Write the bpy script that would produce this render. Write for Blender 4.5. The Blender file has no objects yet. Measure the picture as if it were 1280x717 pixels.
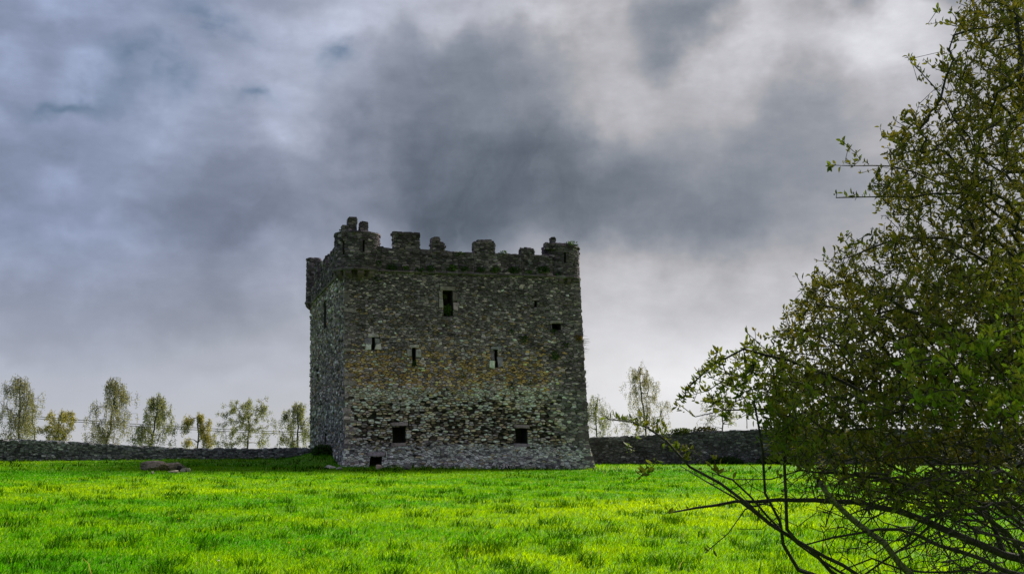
import bpy, math, random
import numpy as np
from mathutils import Vector

# ------------------------------------------------------------------ scene, camera, light
sc = bpy.context.scene
COL = sc.collection
R = math.radians
F = 1500.0                      # focal length in photograph pixels (1280 wide)
CX, CY, HOR = 640.0, 358.5, 560.0
PITCH = math.atan((HOR - CY) / F)
EYE = 1.6
EXPO = 1.0

cam_d = bpy.data.cameras.new('camera')
cam_d.sensor_width = 36.0
cam_d.lens = 36.0 * F / 1280.0
cam_d.clip_start = 0.05
cam_d.clip_end = 6000
cam = bpy.data.objects.new('camera', cam_d)
COL.objects.link(cam)
cam.location = (0, 0, EYE)
cam.rotation_euler = (math.pi / 2 + PITCH, 0, 0)
sc.camera = cam

sc.render.engine = 'CYCLES'
sc.cycles.max_bounces = 4
sc.cycles.diffuse_bounces = 2
sc.cycles.glossy_bounces = 2
sc.cycles.transmission_bounces = 3
sc.cycles.transparent_max_bounces = 4
sc.cycles.caustics_reflective = False
sc.cycles.caustics_refractive = False
sc.cycles.use_denoising = True
sc.view_settings.view_transform = 'Standard'
sc.view_settings.look = 'None'
sc.view_settings.gamma = 1.0
sc.view_settings.use_curve_mapping = False
sc.view_settings.exposure = EXPO

SUN_AZ, SUN_EL = 36.0, 37.0      # degrees right of the view axis (+Y), above the horizon
sun_d = bpy.data.lights.new('sun', 'SUN')
sun_d.energy = 4.8
sun_d.angle = R(17.0)
sun_d.color = (1.0, 0.95, 0.84)
sun = bpy.data.objects.new('sun', sun_d)
COL.objects.link(sun)
to_sun = Vector((math.sin(R(SUN_AZ)) * math.cos(R(SUN_EL)), math.cos(R(SUN_AZ)) * math.cos(R(SUN_EL)), math.sin(R(SUN_EL))))
sun.rotation_euler = to_sun.to_track_quat('Z', 'Y').to_euler()
sun.location = (30, 30, 60)


def ray(px, py):
    x = (px - CX) / F
    y = (CY - py) / F
    c, s = math.cos(PITCH), math.sin(PITCH)
    return Vector((x, c - s * y, s + c * y))


def at_depth(px, py, depth):
    d = ray(px, py)
    return Vector((0, 0, EYE)) + d * (depth / d.y)


# ------------------------------------------------------------------ world: broken overcast sky
world = bpy.data.worlds.new('World')
sc.world = world
world.use_nodes = True
NT = world.node_tree
NT.nodes.clear()


class G:
    """tiny node-graph helper"""
    def __init__(self, nt): self.nt = nt
    def n(self, t, **kw):
        nd = self.nt.nodes.new(t)
        for k, v in kw.items(): setattr(nd, k, v)
        return nd
    def link(self, a, b): self.nt.links.new(a, b)
    def put(self, sock, v):
        if isinstance(v, (int, float)): sock.default_value = v
        elif isinstance(v, (tuple, list)): sock.default_value = v
        else: self.link(v, sock)
    def m(self, op, a, b=None, c=None):
        nd = self.n('ShaderNodeMath', operation=op)
        self.put(nd.inputs[0], a)
        if b is not None: self.put(nd.inputs[1], b)
        if c is not None: self.put(nd.inputs[2], c)
        return nd.outputs[0]
    def vm(self, op, a, b=None, scale=None):
        nd = self.n('ShaderNodeVectorMath', operation=op)
        self.put(nd.inputs[0], a)
        if b is not None: self.put(nd.inputs[1], b)
        if scale is not None: self.put(nd.inputs['Scale'], scale)
        return nd.outputs['Value' if op in ('DOT_PRODUCT', 'LENGTH') else 'Vector']
    def noise(self, vec, scale, detail=4, rough=0.5, dist=0.0, col=False):
        nd = self.n('ShaderNodeTexNoise')
        if vec is not None: self.link(vec, nd.inputs['Vector'])
        nd.inputs['Scale'].default_value = scale
        nd.inputs['Detail'].default_value = detail
        nd.inputs['Roughness'].default_value = rough
        nd.inputs['Distortion'].default_value = dist
        return nd.outputs['Color' if col else 'Fac']
    def mix(self, f, a, b, blend='MIX'):
        nd = self.n('ShaderNodeMix', data_type='RGBA', blend_type=blend)
        self.put(nd.inputs[0], f); self.put(nd.inputs[6], a); self.put(nd.inputs[7], b)
        return nd.outputs[2]
    def ramp(self, f, stops):
        nd = self.n('ShaderNodeValToRGB')
        self.put(nd.inputs[0], f)
        els = nd.color_ramp.elements
        while len(els) < len(stops): els.new(0.5)
        for e, (p, c) in zip(els, stops):
            e.position = p
            e.color = (c, c, c, 1) if isinstance(c, (int, float)) else (*c, 1)
        return nd.outputs[0]


BG_STRENGTH = 0.1
g = G(NT)
tc = g.n('ShaderNodeTexCoord')
D = g.vm('NORMALIZE', tc.outputs['Generated'])
sky = g.n('ShaderNodeTexSky', sky_type='NISHITA')
sky.sun_disc = False
sky.sun_elevation = R(SUN_EL)
sky.sun_rotation = R(SUN_AZ)
sky.air_density = 1.0
sky.dust_density = 1.0
# direction -> azimuth / elevation, warped by noise so cloud edges are ragged
warp = g.vm('SUBTRACT', g.noise(D, 5.0, 4, 0.55, col=True), (0.5, 0.5, 0.5))
warp2 = g.vm('SUBTRACT', g.noise(D, 17.0, 4, 0.6, col=True), (0.5, 0.5, 0.5))
DW = g.vm('ADD', D, g.vm('ADD', g.vm('SCALE', warp, scale=0.20), g.vm('SCALE', warp2, scale=0.06)))
sx = g.n('ShaderNodeSeparateXYZ'); g.link(DW, sx.inputs[0])
s0 = g.n('ShaderNodeSeparateXYZ'); g.link(D, s0.inputs[0])
AZ = g.m('ARCTAN2', sx.outputs[0], sx.outputs[1])
EL = g.m('ARCSINE', g.m('MINIMUM', g.m('MAXIMUM', sx.outputs[2], -1.0), 1.0))
EL0 = g.m('ARCSINE', g.m('MINIMUM', g.m('MAXIMUM', s0.outputs[2], -1.0), 1.0))
AZ0 = g.m('ARCTAN2', s0.outputs[0], s0.outputs[1])


def lobe(px, py, rx, ry, az=AZ, el=EL):
    d = ray(px, py).normalized()
    a0, e0 = math.atan2(d.x, d.y), math.asin(d.z)
    u = g.m('MULTIPLY', g.m('SUBTRACT', az, a0), F / rx)
    v = g.m('MULTIPLY', g.m('SUBTRACT', el, e0), F / ry)
    r2 = g.m('ADD', g.m('MULTIPLY', u, u), g.m('MULTIPLY', v, v))
    return g.m('EXPONENT', g.m('MULTIPLY', r2, -1.0))


def mass(px, py, rx, ry, soft=0.55):
    """a cloud bank with a readable, ragged edge"""
    d = ray(px, py).normalized()
    a0, e0 = math.atan2(d.x, d.y), math.asin(d.z)
    u = g.m('MULTIPLY', g.m('SUBTRACT', AZ, a0), F / rx)
    v = g.m('MULTIPLY', g.m('SUBTRACT', EL, e0), F / ry)
    r_ = g.m('SQRT', g.m('ADD', g.m('MULTIPLY', u, u), g.m('MULTIPLY', v, v)))
    nd = g.n('ShaderNodeMapRange', interpolation_type='SMOOTHSTEP')
    g.link(r_, nd.inputs[0])
    nd.inputs[1].default_value = 1.0 + soft; nd.inputs[2].default_value = 1.0 - soft
    nd.inputs[3].default_value = 0.0; nd.inputs[4].default_value = 1.0
    return nd.outputs[0]


# natural log of the sky's brightness, from the horizon up
lnv = g.m('MULTIPLY_ADD', g.ramp(g.m('MULTIPLY', EL0, 1.6), [(0.0, 0.84), (0.09, 0.79), (0.18, 0.64), (0.30, 0.58), (0.45, 0.60), (0.6, 0.62), (1.0, 0.68)]), 1.7, -1.99)
DS = g.vm('MULTIPLY', D, (1.0, 1.0, 1.9))
n1 = g.noise(DS, 4.2, 5, 0.56, 0.35)
n2 = g.noise(g.vm('MULTIPLY', D, (1.0, 1.0, 1.8)), 11.0, 6, 0.6, 0.15)
n3 = g.noise(g.vm('MULTIPLY', D, (1.0, 1.0, 2.2)), 24.0, 6, 0.62, 0.0)
streak = g.noise(g.vm('MULTIPLY', DW, (1.3, 1.0, 0.8)), 10.0, 6, 0.62, 0.8)      # falling streaks in the dark banks
body = g.m('MULTIPLY_ADD', streak, 1.0, g.m('MULTIPLY_ADD', n2, 1.3, -0.2))
banks = [  # px, py, rx, ry, soft, weight (ln)
    (600, 180, 155, 155, 0.60, -0.46), (675, 235, 215, 80, 0.6, -0.36), (530, 230, 100, 70, 0.6, -0.20), (315, 275, 95, 62, 0.75, -0.42), (835, 258, 115, 52, 0.75, -0.30),
    (870, 30, 72, 32, 0.8, -0.42), (985, 175, 85, 95, 0.8, -0.30), (1130, 28, 80, 30, 0.6, -0.30), (110, 385, 210, 36, 0.8, -0.14),
]
for px, py, rx, ry, so, w in banks:
    lnv = g.m('MULTIPLY_ADD', g.m('MULTIPLY', mass(px, py, rx, ry, so), body), w, lnv)
glows = [
    (10, 230, 200, 160, -0.16), (750, 110, 60, 60, 0.34), (1050, 105, 110, 55, 0.62), (930, 90, 60, 45, 0.30), (395, 120, 80, 130, 0.22),
    (500, 12, 160, 34, 0.34), (850, 440, 300, 120, 0.40), (1010, 400, 220, 120, 0.14), (690, 10, 100, 28, 0.36), (1180, 150, 110, 120, 0.2),
    (80, 440, 330, 80, -0.04), (700, 310, 260, 40, -0.08),
]
for px, py, rx, ry, w in glows:
    lnv = g.m('MULTIPLY_ADD', lobe(px, py, rx, ry), w, lnv)
hi = g.ramp(EL0, [(0.03, 0.1), (0.14, 0.7), (0.3, 1.0)])
nz = g.m('ADD', g.m('MULTIPLY', g.m('SUBTRACT', n1, 0.5), 1.3), g.m('MULTIPLY', g.m('SUBTRACT', n2, 0.5), 1.5))
nz = g.m('MULTIPLY_ADD', g.m('SUBTRACT', n3, 0.5), 1.1, nz)
lnv = g.m('MULTIPLY_ADD', g.m('MULTIPLY', nz, hi), 0.42, lnv)
# rippled altocumulus: puffs with darker seams between them
vo = g.n('ShaderNodeTexVoronoi', feature='SMOOTH_F1')
vo.inputs['Scale'].default_value = 13.0
vo.inputs['Smoothness'].default_value = 0.6
g.link(g.vm('MULTIPLY', DW, (1.0, 1.0, 2.3)), vo.inputs['Vector'])
puff = g.m('SUBTRACT', 0.45, vo.outputs['Distance'])
lnv = g.m('MULTIPLY_ADD', g.m('MULTIPLY', puff, g.m('MULTIPLY', hi, g.ramp(g.m('ADD', AZ0, 0.5), [(0.28, 1.0), (0.52, 0.15)]))), 0.55, lnv)
V = g.m('EXPONENT', lnv)
tint = g.mix(g.ramp(V, [(0.08, 0.0), (0.42, 1.0)]), (0.76, 0.96, 1.24, 1), (0.99, 0.99, 1.06, 1))
lav = g.ramp(g.m('MULTIPLY_ADD', AZ0, -1.0, 0.5), [(0.45, 0.0), (0.85, 1.0)])
tint = g.mix(lav, tint, (0.78, 0.93, 1.34, 1))
warmh = g.ramp(EL0, [(0.0, 0.9), (0.17, 0.0)])
tint = g.mix(warmh, tint, (1.0, 1.0, 1.0, 1))
cloud = g.vm('SCALE', tint, scale=g.m('MULTIPLY', V, 1.0 / (BG_STRENGTH * 2 ** EXPO)))
gap = g.m('ADD', g.m('ADD', lobe(250, 36, 70, 24), lobe(425, 50, 26, 40)), g.m('ADD', lobe(165, 112, 50, 24), g.m('ADD', lobe(60, 140, 70, 12), lobe(330, 130, 45, 12))))
gap = g.m('MULTIPLY', gap, g.ramp(n2, [(0.38, 0.0), (0.58, 1.0)]))
blue = g.vm('MULTIPLY', sky.outputs[0], (0.22, 0.24, 0.25))
skyc = g.mix(g.m('MULTIPLY', gap, 0.85), cloud, blue)
bg = g.n('ShaderNodeBackground')
bg.inputs['Strength'].default_value = BG_STRENGTH
g.link(skyc, bg.inputs['Color'])
wo = g.n('ShaderNodeOutputWorld')
g.link(bg.outputs[0], wo.inputs['Surface'])


# ------------------------------------------------------------------ materials
def new_mat(name):
    m = bpy.data.materials.new(name)
    m.use_nodes = True
    m.node_tree.nodes.clear()
    return m, G(m.node_tree)


def finish(gm, shader, disp=None):
    o = gm.n('ShaderNodeOutputMaterial')
    gm.link(shader, o.inputs['Surface'])


def principled(gm, col, rough=0.9, bump=None, strength=0.5, dist=0.02, spec=0.25):
    p = gm.n('ShaderNodeBsdfPrincipled')
    gm.put(p.inputs['Base Color'], col)
    gm.put(p.inputs['Roughness'], rough)
    p.inputs['Specular IOR Level'].default_value = spec
    if bump is not None:
        b = gm.n('ShaderNodeBump')
        b.inputs['Strength'].default_value = strength
        b.inputs['Distance'].default_value = dist
        gm.link(bump, b.inputs['Height'])
        gm.link(b.outputs[0], p.inputs['Normal'])
    return p.outputs[0]


def mat_stone():
    m, q = new_mat('weathered_stone')
    geo = q.n('ShaderNodeNewGeometry')
    at = q.n('ShaderNodeAttribute', attribute_name='Col')
    na = q.noise(geo.outputs['Position'], 5.0, 5, 0.6)
    nb = q.noise(geo.outputs['Position'], 26.0, 5, 0.65)
    col = q.mix(1.0, at.outputs['Color'], q.ramp(na, [(0.3, 0.62), (0.7, 1.3)]), 'MULTIPLY')
    col = q.mix(1.0, col, q.ramp(nb, [(0.3, 0.42), (0.7, 1.5)]), 'MULTIPLY')
    nc_ = q.noise(geo.outputs['Position'], 1.1, 4, 0.6)
    col = q.mix(1.0, col, q.ramp(nc_, [(0.3, 0.72), (0.7, 1.22)]), 'MULTIPLY')
    lich = q.noise(geo.outputs['Position'], 17.0, 4, 0.75)
    col = q.mix(q.ramp(lich, [(0.64, 0.0), (0.74, 0.45)]), col, (0.40, 0.36, 0.35, 1))
    finish(q, principled(q, col, 0.93, nb, 0.9, 0.03))
    return m


def mat_mortar():
    m, q = new_mat('old_mortar')
    geo = q.n('ShaderNodeNewGeometry')
    na = q.noise(geo.outputs['Position'], 2.2, 5, 0.6)
    nb = q.noise(geo.outputs['Position'], 22.0, 5, 0.65)
    col = q.mix(na, (0.018, 0.016, 0.015, 1), (0.075, 0.068, 0.06, 1))
    col = q.mix(1.0, col, q.ramp(nb, [(0.3, 0.5), (0.7, 1.4)]), 'MULTIPLY')
    finish(q, principled(q, col, 0.95, nb, 1.0, 0.05))
    return m


def mat_leafy(name, trans=0.45, rough=0.55, mult=1.0, spec=0.3):
    m, q = new_mat(name)
    at = q.n('ShaderNodeAttribute', attribute_name='Col')
    col = q.vm('SCALE', at.outputs['Color'], scale=mult)
    p = principled(q, col, rough, spec=spec)
    t = q.n('ShaderNodeBsdfTranslucent')
    q.link(q.vm('MULTIPLY', col, (1.25, 1.15, 0.6)), t.inputs['Color'])
    mx = q.n('ShaderNodeMixShader')
    mx.inputs[0].default_value = trans
    q.link(p, mx.inputs[1]); q.link(t.outputs[0], mx.inputs[2])
    finish(q, mx.outputs[0])
    return m


def mat_ground():
    m, q = new_mat('meadow_turf')
    geo = q.n('ShaderNodeNewGeometry')
    na = q.noise(geo.outputs['Position'], 0.35, 6, 0.6)
    nb = q.noise(geo.outputs['Position'], 3.0, 6, 0.7)
    col = q.mix(na, (0.04, 0.16, 0.002, 1), (0.15, 0.28, 0.003, 1))
    col = q.mix(1.0, col, q.ramp(nb, [(0.3, 0.45), (0.7, 1.3)]), 'MULTIPLY')
    finish(q, principled(q, col, 0.9, nb, 0.8, 0.08, spec=0.1))
    return m


def mat_bark(name, c1, c2, sc_=30.0):
    m, q = new_mat(name)
    geo = q.n('ShaderNodeNewGeometry')
    na = q.noise(geo.outputs['Position'], sc_, 5, 0.65)
    finish(q, principled(q, q.mix(q.ramp(na, [(0.35, 0.0), (0.7, 1.0)]), (*c1, 1), (*c2, 1)), 0.85, na, 0.7, 0.01))
    return m


M_STONE = mat_stone()
M_MORTAR = mat_mortar()
M_GROUND = mat_ground()
M_GRASS = mat_leafy('grass_blades', 0.5, 0.85, 1.0, 0.05)
M_LEAF = mat_leafy('shrub_leaves', 0.3, 0.65, 1.0, 0.15)
M_BIRCH = mat_leafy('birch_leaves', 0.4, 0.6, 1.0, 0.2)
M_WEED = mat_leafy('weed_leaves', 0.3, 0.6, 1.0, 0.2)
M_BARK = mat_bark('shrub_bark', (0.012, 0.010, 0.008), (0.055, 0.048, 0.036))
M_LICHEN = mat_bark('lichen_bark', (0.03, 0.026, 0.02), (0.20, 0.18, 0.13), 60)
M_BBARK = mat_bark('birch_bark', (0.06, 0.054, 0.046), (0.20, 0.19, 0.17), 6.0)
M_WIRE = mat_bark('weathered_metal', (0.06, 0.06, 0.065), (0.1, 0.1, 0.1), 4.0)


# ------------------------------------------------------------------ mesh builders
class MB:
    def __init__(self):
        self.v, self.f, self.c = [], [], []
    def add(self, verts, faces, col):
        o = len(self.v)
        self.v.extend(verts)
        self.f.extend([tuple(i + o for i in fc) for fc in faces])
        self.c.extend([col] * len(verts))
    def mesh(self, name, mat, smooth=False):
        me = bpy.data.meshes.new(name)
        me.from_pydata([tuple(p) for p in self.v], [], self.f)
        if self.c and self.c[0] is not None:
            a = me.color_attributes.new('Col', 'FLOAT_COLOR', 'POINT')
            arr = np.ones((len(self.c), 4), dtype=np.float32)
            arr[:, :3] = np.array(self.c, dtype=np.float32)
            a.data.foreach_set('color', arr.ravel())
        me.materials.append(mat)
        if smooth: me.polygons.foreach_set('use_smooth', [True] * len(me.polygons))
        return me
    def build(self, name, mat, parent=None, smooth=False, **props):
        o = bpy.data.objects.new(name, self.mesh(name, mat, smooth))
        COL.objects.link(o)
        if parent is not None: o.parent = parent
        for k, v in props.items(): o[k] = v
        return o


def np_mesh(name, verts, tri, cols, mat, parent=None, **props):
    """fast mesh from numpy arrays: verts (n,3), tri (m,3), cols (n,3)"""
    me = bpy.data.meshes.new(name)
    me.vertices.add(len(verts))
    me.vertices.foreach_set('co', np.ascontiguousarray(verts, dtype=np.float32).ravel())
    me.loops.add(tri.size)
    me.loops.foreach_set('vertex_index', np.ascontiguousarray(tri, dtype=np.int32).ravel())
    me.polygons.add(len(tri))
    me.polygons.foreach_set('loop_start', np.arange(0, tri.size, 3, dtype=np.int32))
    me.update(calc_edges=True)
    if cols is not None:
        a = me.color_attributes.new('Col', 'FLOAT_COLOR', 'POINT')
        arr = np.ones((len(verts), 4), dtype=np.float32)
        arr[:, :3] = cols
        a.data.foreach_set('color', arr.ravel())
    me.materials.append(mat)
    o = bpy.data.objects.new(name, me)
    COL.objects.link(o)
    if parent is not None: o.parent = parent
    for k, v in props.items(): o[k] = v
    return o


def thing(name, loc, label, cat, group=None):
    o = bpy.data.objects.new(name, None)
    o.empty_display_size = 0.3
    COL.objects.link(o)
    o['label'] = label; o['category'] = cat
    if group: o['group'] = group
    THING_LOC[o.name] = Vector(loc)
    return o


THING_LOC = {}


def place_things():
    """move each Empty to its base while its parts stay where they are"""
    for o in list(COL.objects):
        if o.name in THING_LOC and o.parent is None:
            l = THING_LOC[o.name]
            o.location = l
            for ch in o.children:
                ch.location = ch.location - l


# ------------------------------------------------------------------ terrain
def sstep(t):
    t = np.clip(t, 0, 1)
    return t * t * (3 - 2 * t)


ANG = R(15.6)
E1 = Vector((math.cos(ANG), math.sin(ANG), 0))
E2 = Vector((-math.sin(ANG), math.cos(ANG), 0))
C0 = at_depth(431, 583, 71.4)
ZB = C0.z


def ground(x, y):
    x = np.asarray(x, dtype=float); y = np.asarray(y, dtype=float)
    A = np.interp(x, [-60, -40, -25, -10, 5, 20, 45, 80], [0.8, 0.8, 0.72, 0.50, 0.22, 0.28, 0.4, 0.4])
    T = np.interp(x, [-60, -40, -20, -12, 5, 20, 60], [0.85, 0.85, 0.87, 0.85, 0.47, 0.48, 0.5])
    z = A * np.clip(y / 72.0, 0, 1) ** 1.3
    z = z + (T - A) * sstep((y - 71) / 10.0)
    z = z + (0.1 - z) * sstep((y - 92) / 60.0)
    cx, cy = C0.x + E2.x * 6.5 - E1.x * 0.5, C0.y + E2.y * 6.5 - E1.y * 0.5
    a = (x - cx) * E2.x + (y - cy) * E2.y
    b = (x - cx) * E1.x + (y - cy) * E1.y
    z = z + 0.62 * np.exp(-(a / 4.4) ** 2 - (b / 1.7) ** 2)
    near = np.clip(1 - np.hypot(x, y) / 95.0, 0, 1)
    z = z + 0.024 * near ** 0.5 * (np.sin(x * 0.9 + 1.3 * np.sin(y * 0.31)) * np.sin(y * 0.47 + 0.8 * np.sin(x * 0.4)) + 0.7 * np.sin(x * 1.9 + y * 0.7) * np.sin(y * 1.3 - x * 0.5))
    return z


def gz(x, y): return float(ground(x, y))


def build_ground():
    xs = np.concatenate([-np.geomspace(3000, 60, 22), np.arange(-56, 56.1, 0.7), np.geomspace(60, 3000, 22)])
    ys = np.concatenate([-np.geomspace(3000, 6, 16), np.arange(-4, 100, 0.6), np.geomspace(102, 4000, 34)])
    X, Y = np.meshgrid(xs, ys)
    Z = ground(X, Y)
    nx, ny = len(xs), len(ys)
    v = np.stack([X.ravel(), Y.ravel(), Z.ravel()], 1)
    i = (np.arange(ny - 1)[:, None] * nx + np.arange(nx - 1)[None, :]).ravel()
    tri = np.concatenate([np.stack([i, i + 1, i + nx + 1], 1), np.stack([i, i + nx + 1, i + nx], 1)])
    o = np_mesh('ground', v, tri, None, M_GROUND, kind='structure')
    o.data.polygons.foreach_set('use_smooth', [True] * len(o.data.polygons))


build_ground()


# ------------------------------------------------------------------ rubble masonry
def clip(poly, nx, nz, c):
    """keep the part of a convex polygon with nx*u + nz*z <= c"""
    out = []
    n = len(poly)
    for i in range(n):
        p, q = poly[i], poly[(i + 1) % n]
        dp, dq = nx * p[0] + nz * p[1] - c, nx * q[0] + nz * q[1] - c
        if dp <= 0: out.append(p)
        if (dp < 0 < dq) or (dq < 0 < dp):
            t = dp / (dp - dq)
            out.append((p[0] + (q[0] - p[0]) * t, p[1] + (q[1] - p[1]) * t))
    return out


def area(poly):
    s = 0
    for i in range(len(poly)):
        p, q = poly[i], poly[(i + 1) % len(poly)]
        s += p[0] * q[1] - q[0] * p[1]
    return s / 2


def cells(u0, u1, z0, z1, size, rng, rects=(), aspect=2.1, jit=0.42, top=None):
    """irregular coursed rubble: Voronoi cells of jittered courses, cut out round the openings"""
    pts = []
    z = z0
    while z < z1:
        h = size((u0 + u1) / 2, z)[1] * rng.uniform(0.6, 1.5)
        w0 = size(u0, z)[0]
        u = u0 - rng.random() * w0 * 0.6
        while u < u1:
            w = size(u, z)[0] * (rng.uniform(0.35, 1.3) if rng.random() < 0.72 else rng.uniform(1.2, 2.3))
            if u + w / 2 < u1 + 0.02 and z + h / 2 < z1:
                pts.append(((u + w / 2) / aspect, z + h * (0.5 + rng.uniform(-jit, jit))))
            u += w
        z += h
    cs = 0.55
    grid = {}
    for i, p in enumerate(pts):
        grid.setdefault((int(p[0] // cs), int(p[1] // cs)), []).append(i)
    out = []
    for i, p in enumerate(pts):
        u, zz = p[0] * aspect, p[1]
        w, h = size(u, zz)
        b = max(w, h) * 1.3
        poly = [(p[0] - b, p[1] - b), (p[0] + b, p[1] - b), (p[0] + b, p[1] + b), (p[0] - b, p[1] + b)]
        gx, gy = int(p[0] // cs), int(p[1] // cs)
        nb = []
        for ix in (gx - 1, gx, gx + 1):
            for iy in (gy - 1, gy, gy + 1):
                for j in grid.get((ix, iy), ()):
                    if j != i:
                        q = pts[j]
                        d = (q[0] - p[0]) ** 2 + (q[1] - p[1]) ** 2
                        if d < 1.2 * b * b: nb.append((d, q))
        nb.sort()
        for d, q in nb[:14]:
            nx_, nz_ = q[0] - p[0], q[1] - p[1]
            poly = clip(poly, nx_, nz_, nx_ * (p[0] + q[0]) / 2 + nz_ * (p[1] + q[1]) / 2)
            if len(poly) < 3: break
        poly = [(a * aspect, c) for a, c in poly]
        zt = z1 if top is None else min(z1, top(u))
        for n_ in ((-1, 0, -u0), (1, 0, u1), (0, -1, -z0), (0, 1, zt)):
            if len(poly) >= 3: poly = clip(poly, *n_)
        for (a0, a1, b0, b1) in rects:
            if len(poly) < 3: break
            if max(q[0] for q in poly) <= a0 or min(q[0] for q in poly) >= a1 or max(q[1] for q in poly) <= b0 or min(q[1] for q in poly) >= b1: continue
            best = []
            for n_ in ((1, 0, a0), (-1, 0, -a1), (0, 1, b0), (0, -1, -b1)):
                c_ = clip(poly, *n_)
                if len(c_) >= 3 and (not best or area(c_) > area(best)): best = c_
            poly = best
        if len(poly) < 3: continue
        # drop short edges
        q = []
        for k in range(len(poly)):
            a, c = poly[k], poly[(k + 1) % len(poly)]
            if math.hypot(a[0] - c[0], a[1] - c[1]) > 0.025: q.append(a)
        if len(q) >= 3 and area(q) > 0.0022: out.append(q)
    return out


def stone(mb, poly, P, col, prot, gap, rng, back=0.14, inset=0.72):
    n = len(poly)
    cu = sum(p[0] for p in poly) / n
    cz = sum(p[1] for p in poly) / n
    tu, tz = rng.uniform(-0.10, 0.10), rng.uniform(-0.10, 0.10)
    rings = [[], [], []]
    for p in poly:
        du, dz = p[0] - cu, p[1] - cz
        r = math.hypot(du, dz)
        k = max(0.3, 1 - gap / max(r, 0.02))
        j = rng.uniform(0.93, 1.02)
        for ri, (s, d) in enumerate(((k, -back), (k * j, prot * 0.45), (k * j * (inset + rng.uniform(-0.06, 0.06)), prot))):
            uu, zz = cu + du * s, cz + dz * s
            rings[ri].append(P(uu, zz, d + (tu * du + tz * dz if ri else 0)))
    v = rings[0] + rings[1] + rings[2]
    f = []
    for i in range(n):
        j = (i + 1) % n
        f.append((i, j, n + j, n + i))
        f.append((n + i, n + j, 2 * n + j, 2 * n + i))
    f.append(tuple(range(2 * n, 3 * n)))
    mb.add(v, f, col)


STONE_K = 1.3
def jitcol(c, rng, k=0.36, h=0.05, tint=(1.14, 0.88, 1.04)):
    s = math.exp(rng.gauss(0, k)) * STONE_K
    return tuple(max(0.01, min(0.7, x * s * m * (1 + rng.uniform(-h, h)))) for x, m in zip(c, tint))


GREY, DGREY, PALE = (0.26, 0.25, 0.25), (0.13, 0.125, 0.135), (0.52, 0.50, 0.48)
BROWN, CREAM, PINK, OCHRE = (0.25, 0.215, 0.15), (0.52, 0.48, 0.38), (0.36, 0.295, 0.225), (0.33, 0.25, 0.10)


def quad_patch(mb, P, u0, u1, z0, z1, nu, nz, d=0.0, flip=False):
    us = [u0 + (u1 - u0) * i / nu for i in range(nu + 1)]
    zs = [z0 + (z1 - z0) * i / nz for i in range(nz + 1)]
    v = [P(u, z, d) for z in zs for u in us]
    f = []
    for j in range(nz):
        for i in range(nu):
            a = j * (nu + 1) + i
            fc = (a, a + 1, a + nu + 2, a + nu + 1)
            f.append(fc[::-1] if flip else fc)
    mb.add(v, f, None)


def rubble_box(name, P, u0, u1, z0, z1, thick, rng, parent, base, size=(0.30, 0.15), rough=0.05, mortar=None, core_name='core', sides='flrtb', **props):
    """free-standing block of rubble: stones on every face round a mortar core.
    P(u, z, d): along the wall, up, outward."""
    mb = MB()
    sz = lambda u, z: size
    maps = {
        'f': (u0, u1, z0, z1, lambda a, b, d: P(a, b, d)),
        'b': (u0, u1, z0, z1, lambda a, b, d: P(u0 + u1 - a, b, -thick - d)),
        'l': (0, thick, z0, z1, lambda a, b, d: P(u0 - d, b, -thick + a)),
        'r': (0, thick, z0, z1, lambda a, b, d: P(u1 + d, b, -a)),
        't': (u0, u1, 0, thick, lambda a, b, d: P(a, z1 + d, -b)),
    }
    for k in sides:
        a0, a1, b0, b1, Q = maps[k]
        if a1 - a0 < 0.05 or b1 - b0 < 0.05: continue
        for poly in cells(a0, a1, b0, b1, sz, rng):
            pr = abs(rng.gauss(0.02, rough)) + (rng.random() * 0.04 if k == 't' else 0)
            stone(mb, poly, Q, jitcol(base(rng), rng), pr, 0.010, rng, inset=0.86)
    core = MB()
    i = 0.02
    pts = [P(a, b, c) for b in (z0, z1 - i) for (a, c) in ((u0 + i, -i), (u1 - i, -i), (u1 - i, -thick + i), (u0 + i, -thick + i))]
    core.add(pts, [(0, 1, 5, 4), (1, 2, 6, 5), (2, 3, 7, 6), (3, 0, 4, 7), (4, 5, 6, 7), (3, 2, 1, 0)], None)
    o = mb.build(name, M_STONE, parent, **props)
    core.build(core_name, M_MORTAR, o)
    return o


# ------------------------------------------------------------------ the tower
def hit_front(px, py):
    d = ray(px, py); o = Vector((0, 0, EYE))
    n = E2
    t = (C0 - o).dot(n) / d.dot(n)
    p = o + d * t
    return (p - C0).dot(E1), p.z


def hit_side_raw(px, py, off):
    d = ray(px, py); o = Vector((0, 0, EYE))
    c = C0 + E1 * off
    t = (c - o).dot(E1) / d.dot(E1)
    p = o + d * t
    return (p - c).dot(E2), p.z


KL = None
u_hi, z_hi = hit_front(431, 348); u_lo, z_lo = hit_front(431, 565)
KL = (u_hi - u_lo) / (z_hi - z_lo)
ur_hi, zr_hi = hit_front(724.5, 352); ur_lo, zr_lo = hit_front(735.5, 545)
KR = (ur_hi - ur_lo) / (zr_hi - zr_lo)
W = ur_lo - KR * (zr_lo - ZB)
DEPTH = hit_side_raw(389.5, 500, 0)[0]
ZBOT = ZB - 0.7
uL = lambda z: KL * (z - ZB)
uR = lambda z: W + KR * (z - ZB)
ZFL = hit_front(580, 553)[1]


def flare(z):
    t = max(0.0, (ZFL - z) / (ZFL - ZB))
    return 0.22 * min(t, 1.4) ** 1.2


def PF(s, z, d):
    fl = flare(z)
    a, b = uL(z) - fl, uR(z) + fl * 1.2
    u = a + (b - a) * s / W
    p = C0 + E1 * u - E2 * (d + fl)
    return Vector((p.x, p.y, z))


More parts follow.
